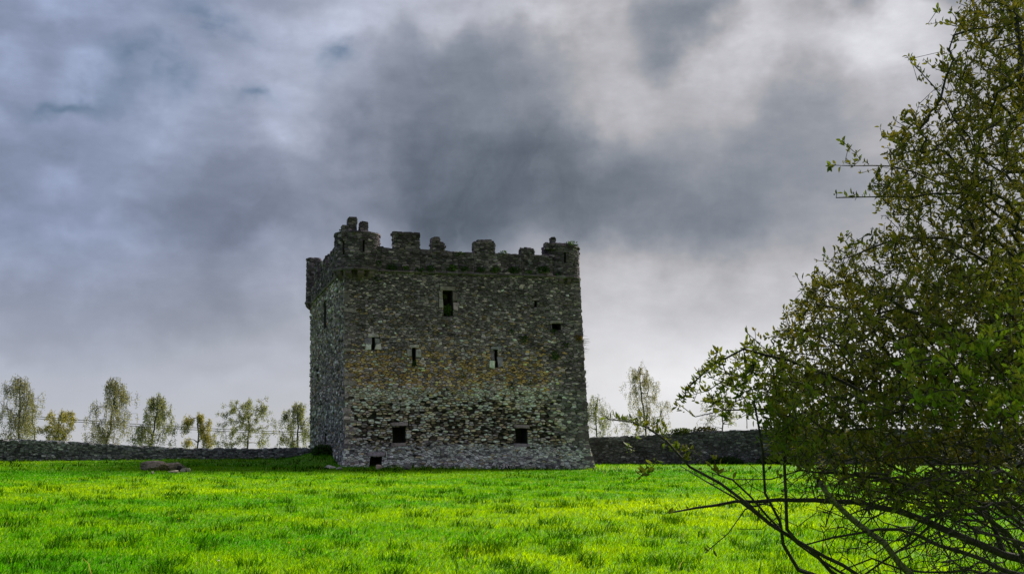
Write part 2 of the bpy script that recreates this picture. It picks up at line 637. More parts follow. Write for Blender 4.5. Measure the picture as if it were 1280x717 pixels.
def PS(v, z, d):          # left side face; v from the far corner (0) to the near corner (DEPTH)
    fl = flare(z)
    p = C0 + E1 * (uL(z) - d - fl) + E2 * (DEPTH - v - fl * (v / DEPTH))
    return Vector((p.x, p.y, z))


def PR(v, z, d):          # right side face; v from the near corner
    fl = flare(z)
    p = C0 + E1 * (uR(z) + d + fl * 1.2) + E2 * (v - fl * (1 - v / DEPTH))
    return Vector((p.x, p.y, z))


def PB(u, z, d):
    a, b = uL(z), uR(z)
    p = C0 + E1 * (b + (a - b) * u / W) + E2 * (DEPTH + d)
    return Vector((p.x, p.y, z))


def fs(px, py):
    u, z = hit_front(px, py)
    return (u - uL(z)) / (uR(z) - uL(z)) * W, z


def ss(px, py):
    z = 5
    for _ in range(3):
        v, z = hit_side_raw(px, py, uL(z))
    return DEPTH - v, z


print('TOWER W %.2f D %.2f ZB %.2f KL %.4f KR %.4f top %.2f' % (W, DEPTH, ZB, KL, KR, fs(580, 341)[1]))

tower = thing('castle_tower', C0, 'square grey stone tower castle with battlements and corner turrets standing in the field', 'castle')
rng = random.Random(7)


def rect_px(f, x0, y0, x1, y1):
    (a, zt), (b, zb) = f(x0, (y0 + y1) / 2), f(x1, (y0 + y1) / 2)
    zt = f((x0 + x1) / 2, y0)[1]; zb = f((x0 + x1) / 2, y1)[1]
    return (min(a, b), max(a, b), min(zt, zb), max(zt, zb))


ZS_L, ZS_R = fs(440, 337)[1], fs(712, 345.5)[1]
ZTOP = (ZS_L + ZS_R) / 2            # level of the string course
print('ZS', ZS_L, ZS_R)

front_open = [rect_px(fs, *r) for r in [
    (554, 363, 566, 395), (668, 376, 671, 384), (690, 404.5, 701, 412.5), (465, 421, 468.5, 437), (515.5, 434, 519.5, 457),
    (618.5, 437, 622, 459), (491, 533, 507, 553), (645, 535, 659, 554), (464.5, 570.5, 479, 590)]]
side_open = [rect_px(ss, *r) for r in [(405, 376, 408.5, 411), (396.5, 461, 398.5, 475), (406, 541, 408.5, 556), (400.5, 500, 402, 509)]]
# pale dressed stones beside the slits, lintels and sills (photograph boxes)
dressed_px = [
    (456, 422, 464.8, 429.5), (457, 430, 464.8, 437.5), (468.8, 422, 475, 429), (468.8, 429.5, 476.5, 437), (459, 417.5, 474, 421.2),
    (508.5, 436, 515.2, 446), (519.8, 436, 526, 447), (512, 430, 524, 433.7), (496, 438, 502, 447),
    (611.5, 450, 618.2, 460), (613.5, 441, 618.2, 449.5), (622.3, 446, 628, 458), (613, 432.5, 627, 436.7),
    (488, 527.5, 511, 532.5), (489, 553.5, 508, 557.5), (642, 530, 662, 534.6), (642, 554.5, 662, 558), (460, 565, 483, 570),
    (549.5, 357.5, 570, 362.5), (548.5, 364, 553.6, 373), (548, 374, 553.6, 384), (566.4, 365, 571.5, 375), (566.4, 377, 571.5, 388),
    (687, 400, 704, 404), (665, 372.5, 674, 375.6)]
dressed = [rect_px(fs, *r) for r in dressed_px]

Z500, Z556, Z485, Z445 = (hit_front(580, y)[1] for y in (500, 555, 486, 442))


def wob(u, z, k=1.0):
    return (math.sin(u * 1.3 * k + 2 * math.sin(z * 0.9)) + math.sin(u * 2.9 * k + 1.7) * 0.6 + math.sin(z * 3.1 + u)) * 0.33


def front_zone(s, z):
    zz = z + 0.15 * wob(s, z)
    sx_ = s / W
    if zz < Z556: return 'base'
    zz = z + 0.55 * wob(s * 0.6, z) + 0.25 * wob(s * 2.1, z * 2)
    if zz < Z500 and 0.05 + 0.03 * wob(s, z) < sx_ < 0.86 + 0.05 * wob(z, s): return 'ruin'
    if sx_ > 0.86 + 0.10 * wob(z * 1.7, s * 2.3) + 0.05 * math.sin(s * 9 + z * 7): return 'flat'
    if zz < Z485: return 'pale'
    if zz < Z445: return 'lichen'
    return 'up'


def front_size(s, z):
    k = front_zone(s, z)
    return {'base': (0.27, 0.085), 'ruin': (0.26, 0.125), 'flat': (0.36, 0.085), 'pale': (0.24, 0.10), 'lichen': (0.23, 0.09), 'up': (0.23, 0.095)}[k]


def pick(r, opts):
    t = r.random() * sum(w for w, _ in opts)
    for w, c in opts:
        t -= w
        if t <= 0: return c
    return opts[-1][1]


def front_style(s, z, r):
    k = front_zone(s, z)
    if k == 'base': return pick(r, [(6, (0.30, 0.30, 0.29)), (2.4, DGREY), (1.7, PALE), (0.6, BROWN)]), abs(r.gauss(0.03, 0.025)), 0.012
    if k == 'ruin': return pick(r, [(2.6, BROWN), (2.2, CREAM), (1.0, PINK), (2.5, GREY), (3.0, (0.06, 0.05, 0.042)), (1, PALE)]), r.uniform(-0.06, 0.11), 0.03
    if k == 'pale': return pick(r, [(4, (0.34, 0.33, 0.31)), (2, CREAM), (2, BROWN), (2, GREY)]), abs(r.gauss(0.03, 0.03)), 0.015
    if k == 'lichen': return pick(r, [(3.4, OCHRE), (2, (0.24, 0.21, 0.13)), (2.5, GREY), (1.2, DGREY), (0.6, CREAM), (0.4, PINK)]), abs(r.gauss(0.026, 0.028)), 0.015
    if k == 'flat': return pick(r, [(4, (0.12, 0.12, 0.12)), (3, (0.085, 0.085, 0.09)), (1, GREY)]), abs(r.gauss(0.03, 0.03)), 0.012
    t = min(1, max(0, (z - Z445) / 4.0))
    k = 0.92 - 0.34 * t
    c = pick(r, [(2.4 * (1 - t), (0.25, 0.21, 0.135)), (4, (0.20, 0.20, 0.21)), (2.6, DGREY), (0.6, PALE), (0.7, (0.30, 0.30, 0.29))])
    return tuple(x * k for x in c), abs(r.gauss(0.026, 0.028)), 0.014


# --- front face
all_cells = []
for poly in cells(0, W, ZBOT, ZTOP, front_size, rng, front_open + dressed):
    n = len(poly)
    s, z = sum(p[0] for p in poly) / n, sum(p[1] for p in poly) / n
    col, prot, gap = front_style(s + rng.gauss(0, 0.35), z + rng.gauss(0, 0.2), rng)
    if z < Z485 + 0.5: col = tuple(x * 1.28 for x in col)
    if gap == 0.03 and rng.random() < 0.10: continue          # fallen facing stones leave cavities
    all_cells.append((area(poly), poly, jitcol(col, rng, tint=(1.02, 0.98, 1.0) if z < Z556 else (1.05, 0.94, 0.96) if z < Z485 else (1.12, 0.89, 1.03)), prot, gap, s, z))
all_cells.sort(key=lambda c: -c[0])
joined = MB()
n_single = 0
for a, poly, col, prot, gap, s, z in all_cells:
    if n_single < 210 and z > ZB + 0.3:
        m1 = MB(); stone(m1, poly, PF, col, prot, gap, rng)
        m1.build('stone', M_STONE, tower); n_single += 1
    else:
        stone(joined, poly, PF, col, prot, gap, rng)
for i, (a0, a1, b0, b1) in enumerate(dressed):
    m1 = MB()
    j = lambda: rng.uniform(-0.045, 0.045)
    stone(m1, [(a0 + j(), b0 + j()), (a1 + j(), b0 + j()), (a1 + j(), b1 + j()), (a0 + j(), b1 + j())], PF,
          jitcol(pick(rng, [(3, (0.27, 0.285, 0.28)), (2, (0.20, 0.215, 0.235)), (1, (0.36, 0.35, 0.33))]) if i < 13 else (0.17, 0.17, 0.165), rng, 0.3), 0.04, 0.008, rng, inset=0.9)
    m1.build('dressed_stone', M_STONE, tower)

# --- the two side faces and the back (larger cells: seen at a slant or not at all)
side_size = lambda u, z: (0.40, 0.12)
for (P_, ln, ops, sz) in ((PS, DEPTH, side_open, side_size), (PR, DEPTH, [], lambda u, z: (0.6, 0.24)), (PB, W, [], lambda u, z: (0.9, 0.4))):
    for poly in cells(0, ln, ZBOT, ZTOP, sz, rng, ops):
        z = sum(p[1] for p in poly) / len(poly)
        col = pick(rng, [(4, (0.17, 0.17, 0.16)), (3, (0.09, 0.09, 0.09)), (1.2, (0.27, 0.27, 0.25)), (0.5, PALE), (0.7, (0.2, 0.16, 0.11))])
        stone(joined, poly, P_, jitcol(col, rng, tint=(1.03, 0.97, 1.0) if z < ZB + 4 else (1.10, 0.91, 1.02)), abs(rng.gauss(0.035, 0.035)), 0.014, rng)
joined.build('wall_stones', M_STONE, tower, kind='stuff', label='small rubble stones of the tower walls')


# --- mortar core with real openings
def core_face(mb, P_, ln, opens, depth_fn, inner=1.3):
    us = sorted(set([0.03, ln - 0.03] + [x for o in opens for x in o[:2]] + list(np.arange(0.4, ln - 0.2, 0.4))))
    zs = sorted(set([ZBOT, ZTOP] + [x for o in opens for x in o[2:] if ZBOT < x < ZTOP] + list(np.arange(ZBOT + 0.35, ZTOP - 0.1, 0.35))))
    idx = {}
    v, f = [], []
    def vid(i, j):
        if (i, j) not in idx:
            idx[(i, j)] = len(v); v.append(P_(us[i], zs[j], -depth_fn(us[i], zs[j])))
        return idx[(i, j)]
    for j in range(len(zs) - 1):
        for i in range(len(us) - 1):
            cu, cz = (us[i] + us[i + 1]) / 2, (zs[j] + zs[j + 1]) / 2
            if any(o[0] < cu < o[1] and o[2] < cz < o[3] for o in opens): continue
            f.append((vid(i, j), vid(i + 1, j), vid(i + 1, j + 1), vid(i, j + 1)))
    mb.add(v, f, None)
    for (a0, a1, b0, b1) in opens:
        q = [P_(a, b, -d) for d in (0.0, inner) for (a, b) in ((a0, b0), (a1, b0), (a1, b1), (a0, b1))]
        mb.add(q, [(0, 4, 5, 1), (1, 5, 6, 2), (2, 6, 7, 3), (3, 7, 4, 0), (4, 7, 6, 5)], None)


core = MB()
core_face(core, PF, W, front_open, lambda s, z: {'ruin': 0.20, 'base': 0.012, 'pale': 0.02}.get(front_zone(s, z), 0.008))
core_face(core, PS, DEPTH, side_open, lambda s, z: 0.015)
core_face(core, PR, DEPTH, [], lambda s, z: 0.015)
core_face(core, PB, W, [], lambda s, z: 0.015)
core.add([PF(0, ZTOP, -0.1), PF(W, ZTOP, -0.1), PB(0, ZTOP, -0.1), PB(W, ZTOP, -0.1)], [(0, 1, 2, 3)], None)
core.build('wall_core', M_MORTAR, tower)

# --- quoins on the near and right corners, each laid alternately long on one face
for (cs_, name) in ((0, 'near'), (1, 'right')):
    z = ZB + 0.1
    k = 0
    while z < ZTOP - 0.35:
        h = rng.uniform(0.16, 0.32)
        a, b = (rng.uniform(0.45, 0.75), rng.uniform(0.22, 0.38))[::1 if k % 2 else -1]
        pr = rng.uniform(0.02, 0.05)
        if rng.random() < 0.3:
            z += h; k += 1
            continue
        m1 = MB()
        vs = []
        for zz in (z + 0.012, z + h - 0.012):
            if cs_ == 0:
                e = [PF(a, zz, pr), PF(0, zz, pr) - E1 * pr, PS(DEPTH - b, zz, pr), PS(DEPTH - b, zz, -0.1), PF(a, zz, -0.1)]
            else:
                e = [PR(b, zz, pr), PF(W, zz, pr) + E1 * pr, PF(W - a, zz, pr), PF(W - a, zz, -0.1), PR(b, zz, -0.1)]
            vs += [p + Vector((rng.uniform(-.015, .015), rng.uniform(-.015, .015), rng.uniform(-.012, .012))) for p in e]
        m1.add(vs, [(0, 1, 6, 5), (1, 2, 7, 6), (2, 3, 8, 7), (4, 0, 5, 9), (5, 6, 7, 8, 9), (4, 3, 2, 1, 0)],
               jitcol(pick(rng, [(3, (0.16, 0.16, 0.15)), (3, (0.10, 0.10, 0.10)), (1, (0.30, 0.30, 0.28))]) if cs_ == 0 else (0.10, 0.10, 0.10), rng, 0.3))
        m1.build('quoin', M_STONE, tower)
        z += h; k += 1

# --- string course
def ledge(P_, a, b, zf):
    u = a
    while u < b:
        l = min(rng.uniform(0.6, 1.0), b - u)
        if l < 0.2: break
        z = zf(u) + rng.uniform(-0.015, 0.015)
        pr = 0.15 + rng.uniform(-0.03, 0.03)
        m1 = MB()
        vs = [P_(uu, zz, d) for (uu) in (u + 0.012, u + l - 0.012) for (zz, d) in ((z - 0.09, -0.1), (z - 0.09, pr * 0.8), (z - 0.02, pr), (z + 0.05, pr * 0.7), (z + 0.06, -0.1))]
        m1.add(vs, [(0, 1, 6, 5), (1, 2, 7, 6), (2, 3, 8, 7), (3, 4, 9, 8), (4, 3, 2, 1, 0), (5, 6, 7, 8, 9)], jitcol((0.08, 0.08, 0.08), rng, 0.2))
        m1.build('ledge_stone', M_STONE, tower)
        u += l


ledge(PF, 0.9, W - 0.9, lambda u: ZS_L + (ZS_R - ZS_L) * u / W)
ZSS_F, ZSS_N = ss(393, 376)[1], ss(424, 343)[1]
ledge(PS, 0.9, DEPTH - 0.9, lambda u: ZSS_F + (ZSS_N - ZSS_F) * u / DEPTH)

# --- parapets and battlements
par_col = lambda r: pick(r, [(4, (0.065, 0.065, 0.07)), (2.4, (0.036, 0.036, 0.04)), (1.5, (0.10, 0.10, 0.105)), (0.25, (0.2, 0.2, 0.2))])
ztop_px = lambda x, y: fs(x, y)[1]


def frect(x0, x1, ytop, z0):
    a, b = fs(x0, ytop)[0], fs(x1, ytop)[0]
    return a, b, z0, fs((x0 + x1) / 2, ytop)[1]


THK = 0.55
PFp = lambda u, z, d: PF(u, z, d + 0.03)
ZPAR = fs(580, 315)[1]
for (x0, x1, yt) in [(466, 525, 311), (525, 592, 314.5), (592, 651, 317), (651, 690, 319)]:
    a, b, z0, z1 = frect(x0, x1, yt, ZTOP - 0.12)
    rubble_box('parapet', PFp, a, b, z0, z1, THK, rng, tower, par_col, (0.30, 0.14), 0.03, sides='fbt')
for (x0, x1, yt, yb) in [(492, 524, 293.5, 313), (539.5, 550, 298, 316), (550, 555.5, 304, 316), (592.5, 618, 303, 318.5), (597, 615, 300.5, 303.5), (651.5, 667, 311, 321)]:
    a, b, z0, z1 = frect(x0, x1, yt, fs((x0 + x1) / 2, yb)[1])
    rubble_box('merlon', PFp, a, b, z0, z1, THK, rng, tower, par_col, (0.26, 0.13), 0.045)
a, b, z0, z1 = frect(490.5, 525, 292, fs(508, 294)[1])
rubble_box('merlon_cap', lambda u, z, d: PF(u, z, d + 0.08), a, b, z0, z1 + 0.06, THK + 0.1, rng, tower, par_col, (0.4, 0.1), 0.02, sides='flrt')

PSp = lambda u, z, d: PS(u, z, d + 0.03)
zsp = ss(405, 333)[1] - 0.55
rubble_box('parapet', PSp, 0.5, DEPTH - 1.0, ZTOP - 0.12, zsp, THK, rng, tower, par_col, (0.36, 0.16), 0.03, sides='fbt')
for (x0, x1, yt) in [(412.5, 421, 306.5), (401, 410, 318.5), (394.2, 397.5, 326)]:
    va, _ = ss(x0, yt); vb, zt = ss(x1, yt)
    if zt > zsp + 0.1:
        rubble_box('merlon', PSp, va, min(vb, DEPTH - 0.8), zsp - 0.05, zt, THK, rng, tower, par_col, (0.32, 0.14), 0.04)
rubble_box('parapet', lambda u, z, d: PR(u, z, d), 0.8, DEPTH - 0.4, ZTOP - 0.12, ZPAR, THK, rng, tower, par_col, (0.6, 0.25), 0.03, sides='fbt')
rubble_box('parapet', lambda u, z, d: PB(u, z, d), 0.4, W - 0.4, ZTOP - 0.12, ZPAR, THK, rng, tower, par_col, (0.7, 0.3), 0.03, sides='fbt')


# --- corner turrets
def turret(cu, cv, rad, z0, z1, slits, corbels, rim=(), name='corner_turret', rr=None):
    """round corner turret; cu, cv = centre along the front (from near corner) and back along the side"""
    base = C0 + E1 * cu + E2 * cv
    def P(u, z, d):
        th = u / rad
        n = -E2 * math.cos(th) + E1 * math.sin(th)
        p = base + n * (rad + d)
        return Vector((p.x, p.y, z))
    mb = MB()
    L = math.pi * rad
    for poly in cells(-L, L, z0, z1, lambda u, z: (0.27, 0.14), rng, slits):
        stone(mb, poly, P, jitcol(par_col(rng), rng), abs(rng.gauss(0.015, 0.02)), 0.010, rng)
    o = mb.build(name, M_STONE, tower)
    co = MB()
    n = 48
    zl = sorted(set([z0, z1 - 0.02] + [x for s in slits for x in s[2:]]))
    ul = sorted(set(list(np.linspace(-L, L, n + 1)) + [x for s in slits for x in s[:2]]))
    for i in range(len(ul) - 1):
        for j in range(len(zl) - 1):
            cu_, cz_ = (ul[i] + ul[i + 1]) / 2, (zl[j] + zl[j + 1]) / 2
            if any(s[0] < cu_ < s[1] and s[2] < cz_ < s[3] for s in slits): continue
            co.add([P(ul[i], zl[j], -0.02), P(ul[i + 1], zl[j], -0.02), P(ul[i + 1], zl[j + 1], -0.02), P(ul[i], zl[j + 1], -0.02)], [(0, 1, 2, 3)], None)
    for (a0, a1, b0, b1) in slits:
        q = [P(a, b, -d) for d in (0.0, 0.5) for (a, b) in ((a0, b0), (a1, b0), (a1, b1), (a0, b1))]
        co.add(q, [(0, 4, 5, 1), (1, 5, 6, 2), (2, 6, 7, 3), (3, 7, 4, 0), (4, 7, 6, 5)], None)
    # floor, inner face and roof deck
    th = [2 * math.pi * i / 32 for i in range(32)]
    for zz in (z0 + 0.01, z1 - 0.25):
        co.add([P(t * rad, zz, -0.03) for t in th], [tuple(range(32))], None)
    co.build('turret_core', M_MORTAR, o)
    # coping slabs round the rim
    nk = 14
    for k in range(nk):
        a0, a1 = 2 * math.pi * k / nk - math.pi, 2 * math.pi * (k + 1) / nk - math.pi
        m1 = MB()
        pr, hh = 0.07 + rng.uniform(-0.03, 0.02), rng.uniform(0.09, 0.15)
        vs = []
        for t in (a0 + 0.012, (a0 + a1) / 2, a1 - 0.012):
            vs += [P(t * rad, z1 - 0.01, -0.35), P(t * rad, z1 - 0.01, pr), P(t * rad, z1 + hh * 0.8, pr * 0.8), P(t * rad, z1 + hh, -0.05), P(t * rad, z1 + hh, -0.35)]
        fcs = []
        for s in (0, 5):
            for i in range(4): fcs.append((s + i, s + i + 1, s + i + 6, s + i + 5))
        fcs += [(4, 3, 2, 1, 0), (10, 11, 12, 13, 14), (0, 5, 9, 4), (5, 10, 14, 9)]
        m1.add(vs, fcs, jitcol(par_col(rng), rng, 0.2))
        m1.build('coping_stone', M_STONE, o)
    # base ring slabs
    for k in range(corbels[2]):
        a0, a1 = corbels[0] + (corbels[1] - corbels[0]) * k / corbels[2], corbels[0] + (corbels[1] - corbels[0]) * (k + 1) / corbels[2]
        m1 = MB()
        pr = 0.10 + rng.uniform(-0.02, 0.02)
        vs = []
        for t in (a0 + 0.01, (a0 + a1) / 2, a1 - 0.01):
            vs += [P(t * rad, z0 - 0.12, -0.3), P(t * rad, z0 - 0.12, pr * 0.6), P(t * rad, z0 - 0.04, pr), P(t * rad, z0 + 0.05, pr * 0.8), P(t * rad, z0 + 0.06, -0.3)]
        fcs = []
        for s in (0, 5):
            for i in range(4): fcs.append((s + i, s + i + 1, s + i + 6, s + i + 5))
        fcs += [(4, 3, 2, 1, 0), (10, 11, 12, 13, 14)]
        m1.add(vs, fcs, jitcol((0.08, 0.08, 0.08), rng, 0.2))
        m1.build('ring_stone', M_STONE, o)
        # corbel under every slab
        m2 = MB()
        tm = (a0 + a1) / 2
        wd = (a1 - a0) * 0.25
        prof = [(-0.75, -0.12), (0.03, -0.12), (0.0, -0.28), (-0.12, -0.42), (-0.38, -0.62), (-0.75, -0.66)]
        vs = [P(tt * rad, z0 + pz, pd) for tt in (tm - wd, tm + wd) for (pd, pz) in prof]
        np_ = len(prof)
        fcs = [(i, i + 1, i + 1 + np_, i + np_) for i in range(np_ - 1)] + [tuple(range(np_))[::-1], tuple(range(np_, 2 * np_))]
        m2.add(vs, fcs, jitcol((0.085, 0.075, 0.085), rng, 0.2))
        m2.build('corbel', M_STONE, o)
    return o, P, base


z_t0 = fs(440, 336)[1]
# near turret: photograph x 419.5..476.5, top y 290
rad = (fs(476, 312)[0] - fs(420, 312)[0]) / 2 * 0.985
cuN = uL(z_t0) + (fs(476, 312)[0] + fs(420, 312)[0]) / 2
zt1 = fs(448, 292)[1]
cvN = 0.85
def th_px(px, cu, r, cv):
    u = hit_front(px, 310)[0]
    return math.asin(max(-1, min(1, (u - cu) / r)))
def slit(px, y0, y1, cu, r, cv, wpx=2.4):
    t = th_px(px, cu, r, cv)
    hw = wpx / 2 / 21.0
    return (t * r - hw, t * r + hw, fs(px, y1)[1], fs(px, y0)[1])
tN, PN, bN = turret(cuN, cvN, rad, z_t0, zt1, [slit(429, 302, 318, cuN, rad, cvN), slit(453, 302, 316, cuN, rad, cvN)], (-2.45, 0.85, 6))
# rim remains and the two stumps standing on the near turret
def on_turret(base, px0, px1, ytop, z0, thick, dv, name):
    a, b = hit_front(px0, ytop)[0], hit_front(px1, ytop)[0]
    z1 = hit_front((px0 + px1) / 2, ytop)[1]
    Q = lambda u, z, d: Vector((*(C0 + E1 * u + E2 * (dv - d)).xy, z))
    return rubble_box(name, Q, a, b, z0, z1, thick, rng, tower, par_col, (0.26, 0.14), 0.010)
on_turret(bN, 427, 435.5, 282.5, zt1 - 0.3, 0.45, -0.2, 'rim_block')
on_turret(bN, 434.8, 445.8, 273, zt1 - 0.3, 0.6, -0.2, 'chimney_stump')
on_turret(bN, 450, 460, 278, zt1 - 0.3, 0.6, -0.1, 'chimney_stump')

zr0, zr1 = fs(705, 346)[1], fs(705, 308.5)[1]
cuR = (hit_front(682, 325)[0] + hit_front(725, 325)[0]) / 2 + 0.16
radR = (hit_front(725, 325)[0] - hit_front(682, 325)[0]) / 2 * 1.04
tR, PRt, bR = turret(cuR, radR * 0.82, radR, zr0, zr1, [slit(705, 316, 329, cuR, radR, 0)], (-0.5, 2.2, 6))
on_turret(bR, 681.5, 694, 304, zr1 - 0.2, 0.5, -0.05, 'rim_block')
on_turret(bR, 689.5, 695, 296.5, zr1 - 0.2, 0.3, 0.1, 'chimney_stump')
on_turret(bR, 694, 712, 304.5, zr1 - 0.2, 0.4, -0.1, 'rim_block')
on_turret(bR, 712, 722, 305.5, zr1 - 0.2, 0.5, 0.1, 'rim_block')

# far left turret, seen past the side face
vF, zf0 = ss(391, 376)
_, zf1 = ss(391, 322)
baseF = PS(0, zf0, 0)
turret(uL(zf0) + 0.14, DEPTH - 0.10, 0.52, zf0, zf1, [], (-2.9, 0.2, 7))
print('turrets', rad, radR, zt1, zf0, zf1)
TOWER_TOP = zt1


# ------------------------------------------------------------------ field walls
def field_wall(name, pts, hts, label, base, size, rng, thick=0.45, gap=0.014):
    """dry stone wall along ground points (left to right as seen), tops given as heights above ground"""
    w = thing(name, (pts[0][0], pts[0][1], gz(*pts[0])), label, 'wall')
    cum = [0]
    for i in range(len(pts) - 1): cum.append(cum[-1] + math.hypot(pts[i + 1][0] - pts[i][0], pts[i + 1][1] - pts[i][1]))
    L = cum[-1]
    def base_pt(u):
        u = min(max(u, 0), L)
        k = max(0, min(len(pts) - 2, int(np.searchsorted(cum, u)) - 1))
        t = (u - cum[k]) / (cum[k + 1] - cum[k])
        p = Vector((pts[k][0] + (pts[k + 1][0] - pts[k][0]) * t, pts[k][1] + (pts[k + 1][1] - pts[k][1]) * t))
        d = Vector((pts[k + 1][0] - pts[k][0], pts[k + 1][1] - pts[k][1])).normalized()
        return p, Vector((d.y, -d.x)), np.interp(u, cum, hts)
    def P(u, z, d):
        p, n, h = base_pt(u)
        bat = 0.08 * (1 - z / max(h, 0.1))
        q = p + n * (d + bat)
        return Vector((q.x, q.y, gz(p.x, p.y) + z))
    mb = MB()
    top = lambda u: base_pt(u)[2] + 0.07 * wob(u * 1.5, 0.3, 2) + rng.uniform(-0.05, 0.08)
    for poly in cells(0, L, -0.15, max(hts) + 0.3, lambda u, z: size, rng, top=top):
        stone(mb, poly, P, jitcol(base(rng), rng, 0.25, tint=(1, 1, 1)), rng.uniform(0.0, 0.07), gap, rng, back=0.14)
    def PT(u, t, d):
        return P(u, base_pt(u)[2] + d - 0.03, -t)
    for poly in cells(0, L, 0.0, thick, lambda u, z: (size[0] * 1.1, 0.22), rng):
        stone(mb, poly, PT, jitcol(base(rng), rng, 0.25, tint=(1, 1, 1)), rng.uniform(0.02, 0.13), gap, rng)
    mb.build('wall_stones', M_STONE, w, kind='stuff')
    co = MB()
    n = int(L / 0.8)
    v, f = [], []
    for i in range(n + 1):
        u = L * i / n
        h = base_pt(u)[2]
        v += [P(u, -0.3, -0.06), P(u, h - 0.05, -0.06), P(u, h - 0.05, -thick), P(u, -0.3, -thick)]
        if i:
            a, b = 4 * (i - 1), 4 * i
            f += [(a, b, b + 1, a + 1), (a + 1, b + 1, b + 2, a + 2), (a + 2, b + 2, b + 3, a + 3)]
    co.add(v, f, None)
    co.build('wall_core', M_MORTAR, w)
    return w, P, base_pt, L


def ray_at(px, y):
    return ((px - CX) / F * y * 1.0, y)


def gpt(px, y):
    d = ray(px, 575)
    return (d.x / d.y * y, y)


def top_h(px, py, y):
    p = gpt(px, y)
    return at_depth(px, py, y).z - gz(*p)


lw = [(-160, 73, 547), (-60, 74.5, 548), (0, 75.5, 549.5), (60, 76.5, 551.5), (110, 77.5, 554), (160, 78.5, 557), (215, 80, 560.5), (240, 80.7, 561.3), (300, 82, 560.8), (350, 83, 560.6), (385, 83.8, 560), (400, 84.2, 560)]
wl_col = lambda r: pick(r, [(4, (0.15, 0.15, 0.155)), (3, (0.07, 0.07, 0.075)), (2.2, (0.19, 0.19, 0.195)), (0.5, (0.30, 0.30, 0.30))])
wall_l, PL, bpL, LL = field_wall('field_wall', [gpt(p, y) for p, y, t in lw], [top_h(p, t, y) for p, y, t in lw],
    'low dark dry stone wall joining the narrow side face of the tower', wl_col, (0.21, 0.085), random.Random(11))
rw = [(728, 86, 548), (760, 85.7, 547), (800, 85.4, 545.5), (830, 85, 543.5), (880, 84.5, 540), (940, 84, 537.5), (1010, 83.5, 536), (1120, 82.5, 536), (1280, 81, 536), (1420, 80, 536)]
wr_col = lambda r: pick(r, [(4, (0.075, 0.075, 0.08)), (3, (0.05, 0.05, 0.052)), (2, (0.11, 0.11, 0.115)), (0.3, (0.2, 0.2, 0.2))])
wall_r, PRw, bpR, LR = field_wall('field_wall', [gpt(p, y) for p, y, t in rw], [top_h(p, t, y) for p, y, t in rw],
    'taller blackish stone wall with grassy top running from the tower behind the leafy shrub', wr_col, (0.30, 0.10), random.Random(12))


